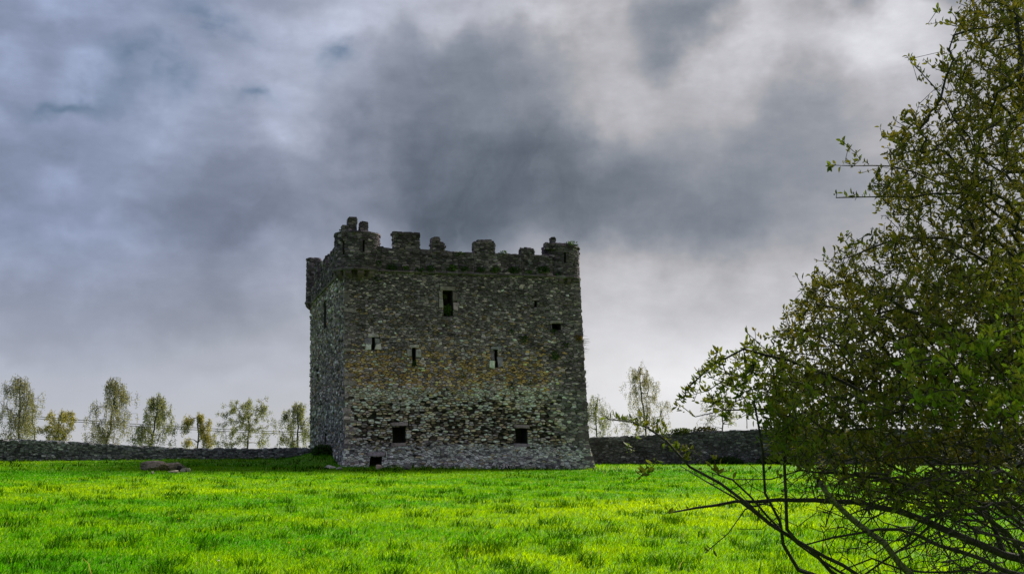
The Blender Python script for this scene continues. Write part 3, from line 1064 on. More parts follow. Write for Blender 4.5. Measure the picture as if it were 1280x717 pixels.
# ------------------------------------------------------------------ grass
def build_grass():
    r = np.random.default_rng(5)
    N = 470000
    y = 10.5 * (92 / 10.5) ** (r.random(N) ** 0.88)
    half = 0.427 * 1.12
    x = (r.random(N) * 2 - 1) * half * y
    # leave out what stands under the tower and the walls
    u = (x - C0.x) * E1.x + (y - C0.y) * E1.y
    v = (x - C0.x) * E2.x + (y - C0.y) * E2.y
    ins = (u > -0.25) & (u < W + 0.35) & (v > -0.25) & (v < DEPTH)
    lx = [gpt(p, yy) for p, yy, t in lw]; rx = [gpt(p, yy) for p, yy, t in rw]
    wl = np.interp(x, [p[0] for p in lx], [p[1] for p in lx])
    wr = np.interp(x, [p[0] for p in rx], [p[1] for p in rx])
    lim = np.where(x < C0.x, wl, wr)
    keep = ~ins & (y < lim - 0.06)
    x, y = x[keep], y[keep]
    N = len(x)
    # patchiness: smooth value noise from random sines
    def fld(k, s):
        rr = np.random.default_rng(s)
        o = np.zeros(N)
        for _ in range(7):
            a = rr.uniform(0, 2 * np.pi); f = k * rr.uniform(0.5, 1.6)
            o += np.sin((x * np.cos(a) + y * np.sin(a)) * f + rr.uniform(0, 6.28))
        return o / 7 * 1.9
    big = fld(0.35, 1); mid = fld(1.4, 2); fine = fld(5.0, 3)
    # dark tussocks
    T = 1000
    ty = 11 * (86 / 11) ** (r.random(T) ** 0.75)
    tx = (r.random(T) * 2 - 1) * half * ty
    tr = r.uniform(0.05, 0.20, T) * (0.35 + ty / 45)
    tus = np.zeros(N)
    order = np.argsort(y)
    ys = y[order]
    for i in range(T):
        a, b = np.searchsorted(ys, ty[i] - tr[i] * 1.5), np.searchsorted(ys, ty[i] + tr[i] * 1.5)
        idx = order[a:b]
        d = np.hypot((x[idx] - tx[i]) / 1.7, y[idx] - ty[i]) / tr[i]
        tus[idx] = np.maximum(tus[idx], np.clip((1.3 - d) * 1.8, 0, 1))
    z = ground(x, y)
    shade_band = 0.6 * sstep((y - 50 + 7 * mid) / 14.0) * np.where(x < 4, 1.0, 0.3)     # band of shade below the wall, put into the blade colour
    h = 0.043 * np.exp(r.normal(0, 0.3, N)) * (1 + 0.12 * mid + 0.15 * fine) * (1 + 1.9 * tus)
    uu = (x - C0.x) * E1.x + (y - C0.y) * E1.y; vv = (x - C0.x) * E2.x + (y - C0.y) * E2.y
    foot = ((uu > -1.0) & (uu < W + 1.0) & (vv > -1.0) & (vv < DEPTH)) | (np.where(x < C0.x, wl[keep], wr[keep]) - y < 0.5)
    h = np.where(foot, h * r.uniform(1.2, 3.2, N), h)
    h = np.clip(h, 0.03, 0.30) * (0.95 + 0.006 * y)
    w = (0.0045 + 0.00042 * y) * r.uniform(0.7, 1.4, N)
    th = r.uniform(0, 2 * np.pi, N)
    face = r.uniform(0, 2 * np.pi, N)
    lean = h * r.uniform(0.3, 1.2, N)
    dx, dy = np.cos(th) * lean + 0.02, np.sin(th) * lean
    wx, wy = np.cos(face) * w / 2, np.sin(face) * w / 2
    V = np.zeros((N, 5, 3))
    V[:, 0] = np.stack([x - wx, y - wy, z - 0.01], 1)
    V[:, 1] = np.stack([x + wx, y + wy, z - 0.01], 1)
    mx, my, mz = x + dx * 0.35, y + dy * 0.35, z + h * 0.62
    V[:, 2] = np.stack([mx + wx * 0.8, my + wy * 0.8, mz], 1)
    V[:, 3] = np.stack([mx - wx * 0.8, my - wy * 0.8, mz], 1)
    V[:, 4] = np.stack([x + dx, y + dy, z + h], 1)
    i = np.arange(N) * 5
    tri = np.concatenate([np.stack([i, i + 1, i + 2], 1), np.stack([i, i + 2, i + 3], 1), np.stack([i + 3, i + 2, i + 4], 1)])
    yel = np.clip(0.24 + 0.28 * big + 0.17 * mid + 0.12 * fine + 0.42 * np.exp(-((x - 0.08 * y) / (0.20 * y)) ** 2 - ((y - 26) / 14.0) ** 2) + r.normal(0, 0.13, N), 0, 1)
    yel *= (1 - 0.85 * tus) * (1 - 0.6 * shade_band)
    c0 = np.array([0.046, 0.225, 0.001]); c1 = np.array([0.35, 0.50, 0.001])
    c = c0 + (c1 - c0) * yel[:, None]
    c *= np.exp(r.normal(0, 0.18, N))[:, None]
    c *= (1 - 0.66 * tus - 0.42 * shade_band)[:, None]
    dry = r.random(N) < 0.004
    c[dry] = [0.34, 0.30, 0.10]
    cols = np.repeat(c, 5, axis=0)
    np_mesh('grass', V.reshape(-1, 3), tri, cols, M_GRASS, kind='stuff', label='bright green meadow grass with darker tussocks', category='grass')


build_grass()


# ------------------------------------------------------------------ branching plants
class Tree:
    def __init__(self, root):
        self.P = np.zeros((120000, 3)); self.par = np.full(120000, -1, dtype=int); self.n = 1
        self.P[0] = root
        self.rmin = np.zeros(120000)
        self.own = np.zeros(120000, dtype=int)
        self.free = np.ones(120000, dtype=bool)
    def add(self, p, par, rmin=0.0, free=True):
        i = self.n
        self.P[i] = p; self.par[i] = par; self.rmin[i] = rmin; self.free[i] = free
        self.n += 1
        return i
    def poly(self, pts, par, r0=0.0, r1=0.0, step=0.12, wig=0.0, rng=None):
        """grow along a polyline; returns the node ids"""
        ids = []
        cur = Vector(self.P[par])
        pts = [Vector(p) for p in pts]
        tot = len(pts)
        for k, p in enumerate(pts):
            seg = p - cur
            m = max(1, int(seg.length / step))
            for j in range(1, m + 1):
                t = (k + j / m) / tot
                q = cur + seg * (j / m)
                if rng and wig: q = q + Vector((rng.gauss(0, wig), rng.gauss(0, wig), rng.gauss(0, wig)))
                par = self.add(q, par, r0 + (r1 - r0) * t)
                ids.append(par)
            cur = p
        return ids
    def reach(self, tip, rng, step=0.12, sag=0.0, wig=0.01, bias=None, extra=0.0):
        P = self.P[:self.n]
        d = np.linalg.norm(P - tip, axis=1)
        cost = d + extra * self.depth[:self.n] if extra else d
        if bias is not None: cost = cost + bias * np.maximum(0, P[:, 2] - tip[2])
        k = int(np.argmin(cost))
        a = Vector(P[k]); b = Vector(tip)
        L = (b - a).length
        m = max(1, int(L / step))
        par = k
        for j in range(1, m + 1):
            t = j / m
            q = a.lerp(b, t)
            q.z += sag * L * math.sin(math.pi * t)
            if j < m: q += Vector((rng.gauss(0, wig), rng.gauss(0, wig), rng.gauss(0, wig)))
            par = self.add(q, par)
        return par
    def radii(self, rtip, power, rmax):
        n = self.n
        cnt = np.zeros(n)
        has = np.zeros(n, dtype=bool)
        has[self.par[1:n]] = True
        cnt[~has] = 1
        for i in range(n - 1, 0, -1): cnt[self.par[i]] += cnt[i]
        r = np.minimum(rtip * cnt ** power, rmax)
        return np.maximum(r, self.rmin[:n]), cnt
    def chains(self, cnt):
        n = self.n
        best = np.full(n, -1); bc = np.zeros(n)
        for i in range(1, n):
            p = self.par[i]
            if cnt[i] > bc[p]: bc[p] = cnt[i]; best[p] = i
        out = []
        for i in range(n):
            p = self.par[i]
            if i == 0 or best[p] != i:
                ch = [i] if i == 0 else [p, i]
                k = best[i]
                while k != -1:
                    ch.append(k); k = best[k]
                out.append(ch)
        return out


def tube(mb, pts, rads, sides):
    pts = [Vector(p) for p in pts]
    n = len(pts)
    if n < 2: return
    vs, fs_ = [], []
    up = Vector((0.3, 0.2, 0.93)).normalized()
    for i in range(n):
        t = (pts[min(i + 1, n - 1)] - pts[max(i - 1, 0)])
        if t.length < 1e-6: t = Vector((0, 0, 1))
        t.normalize()
        a = t.cross(up)
        if a.length < 0.05: a = t.cross(Vector((1, 0, 0)))
        a.normalize(); b = t.cross(a)
        for k in range(sides):
            th = 2 * math.pi * k / sides
            vs.append(pts[i] + (a * math.cos(th) + b * math.sin(th)) * rads[i])
        if i:
            o = (i - 1) * sides
            for k in range(sides):
                k2 = (k + 1) % sides
                fs_.append((o + k, o + k2, o + sides + k2, o + sides + k))
    fs_.append(tuple(range((n - 1) * sides, n * sides)))
    mb.add(vs, fs_, None)


def leaf_arrays(pos, direc, nrm, length, width, col):
    """six-vertex pointed leaves, folded along the midrib: numpy in, arrays out"""
    n = len(pos)
    side = np.cross(direc, nrm); side /= np.linalg.norm(side, axis=1)[:, None] + 1e-9
    nn = np.cross(side, direc)
    L, Wd = length[:, None], width[:, None]
    V = np.zeros((n, 6, 3))
    V[:, 0] = pos
    V[:, 1] = pos + direc * L * 0.38 + side * Wd * 0.5 + nn * Wd * 0.16
    V[:, 2] = pos + direc * L * 0.38 - side * Wd * 0.5 + nn * Wd * 0.16
    V[:, 3] = pos + direc * L * 0.72 + side * Wd * 0.36 + nn * Wd * 0.06
    V[:, 4] = pos + direc * L * 0.72 - side * Wd * 0.36 + nn * Wd * 0.06
    V[:, 5] = pos + direc * L - nn * L * 0.10
    i = np.arange(n)[:, None] * 6
    F_ = np.array([[0, 1, 3], [0, 3, 5], [0, 5, 4], [0, 4, 2]])
    tri = (i[:, :, None] + F_[None]).reshape(-1, 3)
    return V.reshape(-1, 3), tri, np.repeat(col, 6, axis=0)


# --- birches and small trees beyond the walls
def bg_tree(name, label, px, depth, ytop, wpx, ybase_crown, seed, leafcol, ntips, leaves, droop=0.25, lean=0.0, shape=1.0, leaf=0.075, group=None, lsize=1.0):
    r = random.Random(seed)
    p0 = gpt(px, depth)
    zg = gz(*p0)
    top = at_depth(px + lean, ytop, depth)
    zc = max(at_depth(px, ybase_crown, depth).z, zg + 0.4)
    H = top.z - zg
    halfw = wpx / 2 / F * depth * 1.18; leaves = int(leaves * 3.6)
    root = Vector((p0[0], p0[1], zg - 0.1))
    T = Tree(root)
    tr = T.poly([root.lerp(Vector((top.x, top.y, top.z - 0.3)), t) + Vector((r.gauss(0, .05), r.gauss(0, .05), 0)) for t in (0.2, 0.4, 0.6, 0.8, 1.0)], 0, 0.05 + H * 0.005, 0.010, 0.35, 0.02, r)
    tips = []
    clumps = []
    nc = max(14, int(ntips / 8))
    for k in range(nc):
        t = min(1.0, (k + r.random()) / nc)
        prof = (min(1.0, (t + 0.16) / 0.34)) ** 0.7 * (1 - t) ** (0.55 * shape) + 0.06
        a = r.uniform(0, 2 * math.pi)
        rad_ = halfw * prof * r.uniform(0.25, 1.12)
        cr = halfw * r.uniform(0.16, 0.34) * (1.15 - 0.5 * t)
        clumps.append((Vector((p0[0] + (top.x - p0[0]) * t + math.cos(a) * rad_, p0[1] + math.sin(a) * rad_, zc + (top.z - zc) * t - (0.2 if t > 0.9 else 0))), cr, r.uniform(0.5, 1.5)))
    wsum = sum(c[2] for c in clumps)
    for c, cr, wt in clumps:
        for _ in range(max(3, int(ntips * wt / wsum))):
            tips.append(c + Vector((r.gauss(0, 0.5) * cr, r.gauss(0, 0.5) * cr, r.gauss(0, 0.65) * cr)))
    tips = [q for q in tips if q.z > zg + 0.4]
    tips.sort(key=lambda q: (math.hypot(q.x - p0[0], q.y - p0[1]) + 0.1 * q.z))
    T.depth = np.zeros(120000)
    ends = []
    for q in tips:
        e = T.reach(np.array(q), r, 0.35, 0.10, 0.03, bias=0.9)
        # hanging twig
        if droop > 0:
            l = droop * r.uniform(0.5, 2.2)
            T.poly([q + Vector((r.gauss(0, .1), r.gauss(0, .1), -l))], e, 0, 0, 0.25, 0.02, r)
        ends.append(q)
    rad, cnt = T.radii(0.010, 0.38, 0.05 + H * 0.005)
    tw, tk = MB(), MB()
    for ch in T.chains(cnt):
        big = rad[ch[min(1, len(ch) - 1)]] > 0.045
        (tube(tk, T.P[ch], rad[ch], 6) if ch[0] == 0 else tube(tw, T.P[ch], rad[ch], 3))
    o = thing(name, (p0[0], p0[1], zg), label, 'tree', group)
    tk.build('trunk', M_BBARK, o, True)
    tw.build('branches', M_BBARK, o, kind='stuff')
    rs = np.random.default_rng(seed)
    E = np.array([list(e) for e in ends])
    pick_ = rs.integers(0, len(E), leaves)
    pos = E[pick_] + rs.normal(0, 0.09 * lsize, (leaves, 3))
    if droop > 0: pos[:, 2] -= rs.random(leaves) * droop * 2.0
    dr = rs.normal(0, 1, (leaves, 3)); dr[:, 2] -= 0.6
    dr /= np.linalg.norm(dr, axis=1)[:, None]
    nr = rs.normal(0, 1, (leaves, 3))
    c = np.array(leafcol)[None] * np.exp(rs.normal(0, 0.3, (leaves, 1)))
    V_, tri, cc = leaf_arrays(pos, dr, nr, leaf * rs.uniform(0.7, 1.4, leaves), leaf * 0.75 * rs.uniform(0.7, 1.3, leaves), c)
    np_mesh('crown', V_, tri, cc, M_BIRCH, o, kind='stuff')
    return o


OLV, YEL, GRN = (0.21, 0.21, 0.12), (0.28, 0.26, 0.08), (0.21, 0.23, 0.12)
GRP = 'trees beyond the left field wall'
bg_tree('birch_tree', 'tall drooping birch at the outer end of the low wall, a bare sapling beside it', 22, 92, 470, 62, 546, 21, OLV, 330, 3000, 0.35, lean=4, group=GRP)
bg_tree('sapling', 'thin nearly bare sapling close beside the tall drooping birch', 41, 94, 497, 30, 540, 22, OLV, 110, 320, 0.1, group=GRP)
bg_tree('young_tree', 'short bushy yellow-green young tree between two taller birches', 74, 90, 513, 42, 548, 23, YEL, 200, 2000, 0.08, shape=0.6, group=GRP)
bg_tree('birch_tree', 'tall birch with ragged hanging twigs and an uneven split top', 131, 91, 472, 62, 552, 24, OLV, 360, 3200, 0.35, lean=14, group=GRP)
bg_tree('birch_tree', 'pointed yellow-green birch with ivy bunched round its trunk foot', 187, 90, 492, 52, 552, 25, GRN, 280, 2900, 0.25, lean=10, group=GRP)
bg_tree('young_tree', 'smallest slim green tree behind the low wall', 247, 92, 515, 34, 556, 26, YEL, 190, 2000, 0.18, shape=0.7, group=GRP)
bg_tree('birch_tree', 'round spreading airy tree with separate leaf bunches behind the low wall', 310, 92, 499, 62, 556, 27, GRN, 270, 2700, 0.10, shape=0.5, group=GRP)
bg_tree('birch_tree', 'pale airy birch right beside the tower side wall', 372, 93, 501, 46, 556, 28, GRN, 250, 2300, 0.25, group=GRP)
GRP2 = 'trees beyond the right field wall'
bg_tree('birch_tree', 'faint thin birch just emerging beside the tower edge above the darker wall', 746, 110, 497, 52, 540, 29, GRN, 200, 1500, 0.3, group=GRP2)
bg_tree('birch_tree', 'tall grey-green birch standing alone behind the darker wall', 811, 104, 457, 60, 540, 30, (0.24, 0.23, 0.13), 380, 2600, 0.3, lean=-12, group=GRP2)
bg_tree('sapling', 'slight bare sapling above the darker wall, seen through the shrub twigs', 903, 100, 492, 50, 530, 31, OLV, 180, 500, 0.1, shape=0.6, group=GRP2)

# ivy round the foot of the pointed birch
def leaf_clump(name, centre, rx, rz, n, col, leaf, seed, label, cat, group=None, mat=None, ry=None):
    rs = np.random.default_rng(seed)
    q = rs.normal(0, 1, (n, 3)); q /= np.linalg.norm(q, axis=1)[:, None]
    q *= rs.random((n, 1)) ** 0.4
    pos = np.array(centre)[None] + q * np.array([rx, ry or rx, rz])[None]
    dr = q + rs.normal(0, 0.6, (n, 3)); dr[:, 2] += 0.2
    dr /= np.linalg.norm(dr, axis=1)[:, None]
    c = np.array(col)[None] * np.exp(rs.normal(0, 0.3, (n, 1)))
    V_, tri, cc = leaf_arrays(pos, dr, rs.normal(0, 1, (n, 3)), leaf * rs.uniform(0.7, 1.4, n), leaf * 0.6 * rs.uniform(0.7, 1.3, n), c)
    o = np_mesh(name, V_, tri, cc, mat or M_WEED)
    o['label'] = label; o['category'] = cat
    if group: o['group'] = group
    return o


p = at_depth(188.5, 553, 90)
leaf_clump('ivy', (p.x, p.y, p.z), 0.28, 1.0, 420, (0.03, 0.05, 0.012), 0.10, 3, 'dark ivy clump wrapping the foot of the pointed birch', 'ivy')

# ------------------------------------------------------------------ overhead wires
pl = thing('power_line', (*gpt(-120, 98), gz(*gpt(-120, 98))), 'pair of thin overhead wires crossing the sky behind the birches', 'power line')
pa, pb = gpt(-120, 98), gpt(560, 104)
zl, zr_ = at_depth(60, 521, 99).z, at_depth(390, 540, 102.5).z
sl = (zr_ - zl) / (at_depth(390, 540, 102.5).x - at_depth(60, 521, 99).x)
za = zl + sl * (pa[0] - at_depth(60, 521, 99).x); zb_ = zl + sl * (pb[0] - at_depth(60, 521, 99).x)
for dz, dy in ((0, 0), (0.17, 0.35)):
    mb = MB()
    pts = [Vector((pa[0] + (pb[0] - pa[0]) * t, pa[1] + dy + (pb[1] - pa[1]) * t, za + (zb_ - za) * t - dz - 0.5 * math.sin(math.pi * t) + 0.33)) for t in [i / 30 for i in range(31)]]
    tube(mb, pts, [0.026] * 31, 4)
    mb.build('wire', M_WIRE, pl)
for (q, zt) in ((pa, za), (pb, zb_)):
    mb = MB()
    tube(mb, [Vector((q[0], q[1] + 0.17, gz(*q) - 0.3)), Vector((q[0], q[1] + 0.17, zt + 0.6))], [0.16, 0.11], 10)
    tube(mb, [Vector((q[0], q[1] - 0.5, zt + 0.2)), Vector((q[0], q[1] + 0.9, zt + 0.2))], [0.06, 0.06], 6)
    mb.build('pole', M_BBARK, pl)


# ------------------------------------------------------------------ rocks in the field
def rock(centre, sx_, sy_, sz_, col, seed, label, group=None, cuts=1.0):
    r = random.Random(seed)
    import bmesh
    bm = bmesh.new()
    bmesh.ops.create_icosphere(bm, subdivisions=4, radius=1.0)
    planes = [(Vector((r.gauss(0, 1), r.gauss(0, 1), r.gauss(0, 1) * 0.7)).normalized(), r.uniform(0.55, 0.85)) for _ in range(16)]
    for v in bm.verts:
        for n, d in planes:
            k = v.co.dot(n) - d
            if k > 0: v.co -= n * k
        v.co += Vector((r.gauss(0, 1), r.gauss(0, 1), r.gauss(0, 1))) * 0.025
        v.co = Vector((v.co.x * sx_, v.co.y * sy_, v.co.z * sz_))
    mb = MB()
    bm.verts.index_update()
    mb.add([v.co + Vector(centre) for v in bm.verts], [tuple(v.index for v in f.verts) for f in bm.faces], jitcol(col, r, 0.1, tint=(1, 1, 1)))
    bm.free()
    o = mb.build('rock', M_STONE)
    o['label'] = label; o['category'] = 'rock'
    if group: o['group'] = group
    return o


def on_ground(px, py):
    """where the pixel's ray meets the turf"""
    d = ray(px, py)
    y = 8.0
    while y < 100:
        p = at_depth(px, py, y)
        if p.z < gz(p.x, p.y): return p
        y += 0.1
    return at_depth(px, py, 80)


def rock_px(px, py, wpx, hpx, dpt, *a, **k):
    p = on_ground(px, py)
    s = p.y / F
    return rock((p.x, p.y + dpt * 0.5, p.z + hpx * s * 0.5), wpx * s / 2 * 1.15, dpt, hpx * s * 0.85, *a, **k)


ROCKS = 'broken rocks lying in the grass by the low wall'
rock_px(191, 588.5, 38, 9.5, 0.55, (0.13, 0.105, 0.085), 2, 'largest brown boulder of the rock pile, cracked and dark-sided', ROCKS)
rock_px(214, 588, 34, 9, 0.5, (0.17, 0.14, 0.11), 5, 'flat-topped tan slab leaning against the brown boulder', ROCKS)
rock_px(224, 589, 12, 7.5, 0.4, (0.03, 0.027, 0.025), 8, 'small dark stone wedged at the end of the tan slab', ROCKS)
rock_px(231, 589.5, 13, 5, 0.35, (0.28, 0.25, 0.19), 9, 'pale cream stone at the outer end of the rock pile', ROCKS)
rock_px(217, 591.2, 15, 3, 0.25, (0.22, 0.20, 0.15), 10, 'low pale flake of stone in front of the tan slab', ROCKS)
rock_px(190, 592, 5, 2.5, 0.15, (0.40, 0.36, 0.28), 12, 'tiny pale pebble in front of the brown boulder', ROCKS)
rock_px(412, 585.5, 15, 3.5, 0.3, (0.30, 0.29, 0.26), 14, 'flat pale stone lying in grass at the tower corner')
rock_px(424, 587, 10, 3, 0.3, (0.26, 0.25, 0.23), 15, 'small grey stone tucked against the tower corner quoins')
rock_px(472.5, 586.5, 8, 5, 0.2, (0.30, 0.23, 0.19), 16, 'pinkish stone lying in the mouth of the low square drain')
rock_px(509, 587, 12, 6, 0.3, (0.14, 0.13, 0.125), 17, 'dark boulder at the foot of the broad tower face beside the drain')


# ------------------------------------------------------------------ weeds rooted in the tower
def weed(px, py, wpx, hpx, n, col, label, seed, group=None, face='f', out=0.12, leaf=0.10, name='wall_weed'):
    if face == 'f':
        u, z = fs(px, py); c = PF(u, z, out)
    else:
        u, z = ss(px, py); c = PS(u, z, out)
    return leaf_clump(name, c, wpx / 2 / 21.0, hpx / 2 / 21.0, n, col, leaf, seed, label, 'weed', group, ry=0.14)


DKG, LTG = (0.030, 0.060, 0.010), (0.055, 0.10, 0.015)
LEDGE_LABELS = [
    'weed tuft on the ledge close under the corbelled near turret', 'small weed at the parapet foot beside the corbelled near turret',
    'wide weed tuft on the ledge under the near edge of the capped merlon', 'thin weed on the ledge beneath the middle of the capped merlon',
    'low weed spreading below the ledge beyond the capped merlon', 'rounded weed tuft on the ledge under the narrow broken merlon',
    'bushy weed tuft on the ledge right above the tall window', 'weed tuft on the ledge between the tall window and the round merlon',
    'flat weed on the ledge under the broken round merlon', 'weed tuft on the ledge below the outer edge of the round merlon',
    'broad weed tuft on the ledge between the round merlon and the lowest merlon', 'biggest weed tuft on the ledge beside the plain outer turret',
    'tiny weed under the ledge below the lowest merlon', 'small weed at the ledge end under the plain outer turret']
for i, (px, py, w_, h_) in enumerate([(458, 334, 10, 5), (473, 329, 7, 5), (490, 334, 14, 6), (507, 335, 9, 4), (523, 338, 14, 5), (538, 335.5, 12, 7),
                                      (564, 335, 16, 7), (580, 336, 11, 6), (600, 337, 12, 5), (618, 337, 14, 6), (641, 337.5, 18, 7), (677, 337, 19, 8), (660, 340, 9, 4), (697, 343, 10, 5)]):
    weed(px, py, w_, h_, int(16 * w_ * h_ / 10), DKG if i % 3 else LTG, LEDGE_LABELS[i], 100 + i, 'weeds along the tower ledge')
for i, (px, py, w_, h_, col, lab) in enumerate([
        (473, 349, 10, 6, DKG, 'green weed just below the ledge beside the corbelled corner turret'),
        (573, 317, 9, 5, DKG, 'small weed on the parapet top between two merlons near the middle'),
        (580, 318, 5, 3, DKG, 'tiny sprig on the parapet top beside the middle weed'),
        (630, 316, 9, 5, DKG, 'weed on the parapet top beside the broken round merlon'),
        (560, 387, 9, 14, LTG, 'ferny green plant filling the bottom of the tall window opening'),
        (692, 414.5, 9, 5, DKG, 'weed hanging below the small square hole high on the tower'),
        (639, 415, 6, 5, DKG, 'small weed in the masonry left of a bushier one, below the tiny slit'),
        (654, 423, 13, 8, DKG, 'bushy weed growing midway on the broad tower face'),
        (707, 431, 8, 6, DKG, 'little weed near the plain edge of the broad face'),
        (693, 444, 11, 11, LTG, 'upright green weed tuft under the small square hole'),
        (722, 423, 11, 9, (0.16, 0.10, 0.02), 'rusty yellow weed at the bare outer edge of the tower'),
        (640, 482, 8, 6, DKG, 'weed below the right slit with pale stone'),
        (578, 469, 6, 5, DKG, 'small dark weed between the slits on the lichen band'),
        (518, 455, 5, 6, DKG, 'weed trailing from the foot of the middle slit'),
        (663, 478, 5, 4, DKG, 'very small weed just above the light stone band'),
        (556, 370, 5, 6, (0.05, 0.06, 0.012), 'straggly plant inside the top of the tall window')]):
    weed(px, py, w_, h_, int(14 * w_ * h_ / 10), col, lab, 200 + i, out=0.06 if 'window' not in lab else -0.15)
p = PRt(0.3 * radR, zr1, 0)
leaf_clump('wall_weed', (p.x, p.y + 0.3, zr1 + 0.14), 0.45, 0.22, 150, DKG, 0.13, 301, 'grassy weed crowning the plain outer corner turret', 'weed')
p = PN(-0.9 * rad, zt1, 0)
leaf_clump('wall_weed', (p.x, p.y, zt1 + 0.08), 0.13, 0.12, 30, DKG, 0.10, 302, 'tiny weed on the rim of the corbelled near turret', 'weed')


def wisps(centre, n, ln, seed, label):
    r = random.Random(seed)
    mb = MB()
    for _ in range(n):
        c = Vector(centre) + Vector((0, r.uniform(-.3, .3), r.uniform(-.35, .35)))
        d = Vector((r.uniform(0.5, 1.0), r.uniform(-.6, .3), r.uniform(-0.1, 1.0))).normalized()
        l = ln * r.uniform(0.4, 1.2)
        tube(mb, [c, c + d * l * 0.5, c + d * l + Vector((0, 0, -0.05 * l))], [0.012, 0.009, 0.004], 3)
    o = mb.build('dry_stems', M_BBARK)
    o['label'] = label; o['category'] = 'weed'
    o['group'] = 'dry weeds on the outer tower edge'


for i, (py, n, l) in enumerate([(424, 16, 0.5), (436, 14, 0.45), (462, 9, 0.35), (484, 5, 0.3)]):
    u, z = hit_front(733, py)
    wisps(PR(0.25, z, 0.0), n, l, 40 + i, ['wispy dry stems on the outer tower edge beside the rusty yellow weed', 'wispy dry stems on the outer tower edge just below the rusty weed', 'short dry stems on the outer tower edge level with the slits', 'lowest few dry stems on the outer tower edge below the slits'][i])

# grassy growth along the top of the taller wall, and dark growth at its foot
for i, (a, b, col, lab) in enumerate([(838, 868, (0.06, 0.085, 0.015), 'mossy green strip of growth on the darker wall top'), (866, 900, (0.05, 0.05, 0.015), 'brownish growth on the darker wall top where the shrub begins')]):
    pL_, pR_ = gpt(a, 84.8), gpt(b, 84.4)
    hh = at_depth((a + b) / 2, 541 - 2 * i, 84.6).z
    leaf_clump('wall_weed', ((pL_[0] + pR_[0]) / 2, 84.85, hh + 0.10), (pR_[0] - pL_[0]) / 2, 0.20, 500, col, 0.13, 320 + i, lab, 'weed', ry=0.3)
for i, (px, w_, h_, lab) in enumerate([(905, 46, 0.35, 'dark nettle clump at the foot of the darker wall'), (975, 60, 0.42, 'dark weedy clump at the darker wall foot behind the shrub')]):
    p = gpt(px, 83.4)
    leaf_clump('nettle_clump', (p[0], p[1], gz(*p) + h_ * 0.4), w_ / 2 / F * 83, h_, 1500, (0.025, 0.05, 0.01), 0.16, 330 + i, lab, 'weed', ry=0.5)
p = PS(DEPTH - 5.5, 0, 0.35)
leaf_clump('nettle_clump', (p.x, p.y, gz(p.x, p.y) + 0.15), 0.7, 0.35, 1100, (0.03, 0.065, 0.01), 0.16, 335, 'dark nettle clump on the mound against the narrow tower face', 'weed', ry=0.7)

# dandelions in the meadow
for i, (px, py, col) in enumerate([(222, 653, (0.75, 0.55, 0.02)), (238, 654, (0.75, 0.55, 0.02)), (360, 686.5, (0.75, 0.55, 0.02)), (378, 696, (0.75, 0.55, 0.02)), (272, 712, (0.7, 0.7, 0.66)), (421, 655, (0.7, 0.7, 0.66))]):
    q = on_ground(px, py + 5)
    white = col[2] > 0.3
    d = thing('dandelion', q, ('white dandelion clock standing in the meadow grass' if white else 'small yellow dandelion flower in the meadow grass'), 'flower', 'white dandelion clocks' if white else 'yellow dandelions')
    m1 = MB(); tube(m1, [q + Vector((0, 0, -0.01)), q + Vector((0.01, 0, 0.15))], [0.003, 0.003], 4); m1.c = [(0.12, 0.2, 0.03)] * len(m1.v)
    m1.build('stem', M_WEED, d)
    m2 = MB()
    n = 14
    vs = [q + Vector((0.01, 0, 0.165))] + [q + Vector((0.01 + 0.022 * math.cos(6.283 * k / n) * (1 if k % 2 else 0.75), 0.022 * math.sin(6.283 * k / n) * (1 if k % 2 else 0.75), 0.168 + 0.004 * (k % 2))) for k in range(n)] + [q + Vector((0.01, 0, 0.148))]
    m2.add(vs, [(0, 1 + k, 1 + (k + 1) % n) for k in range(n)] + [(n + 1, 1 + (k + 1) % n, 1 + k) for k in range(n)], col)
    m2.build('flower_head', M_WEED, d)


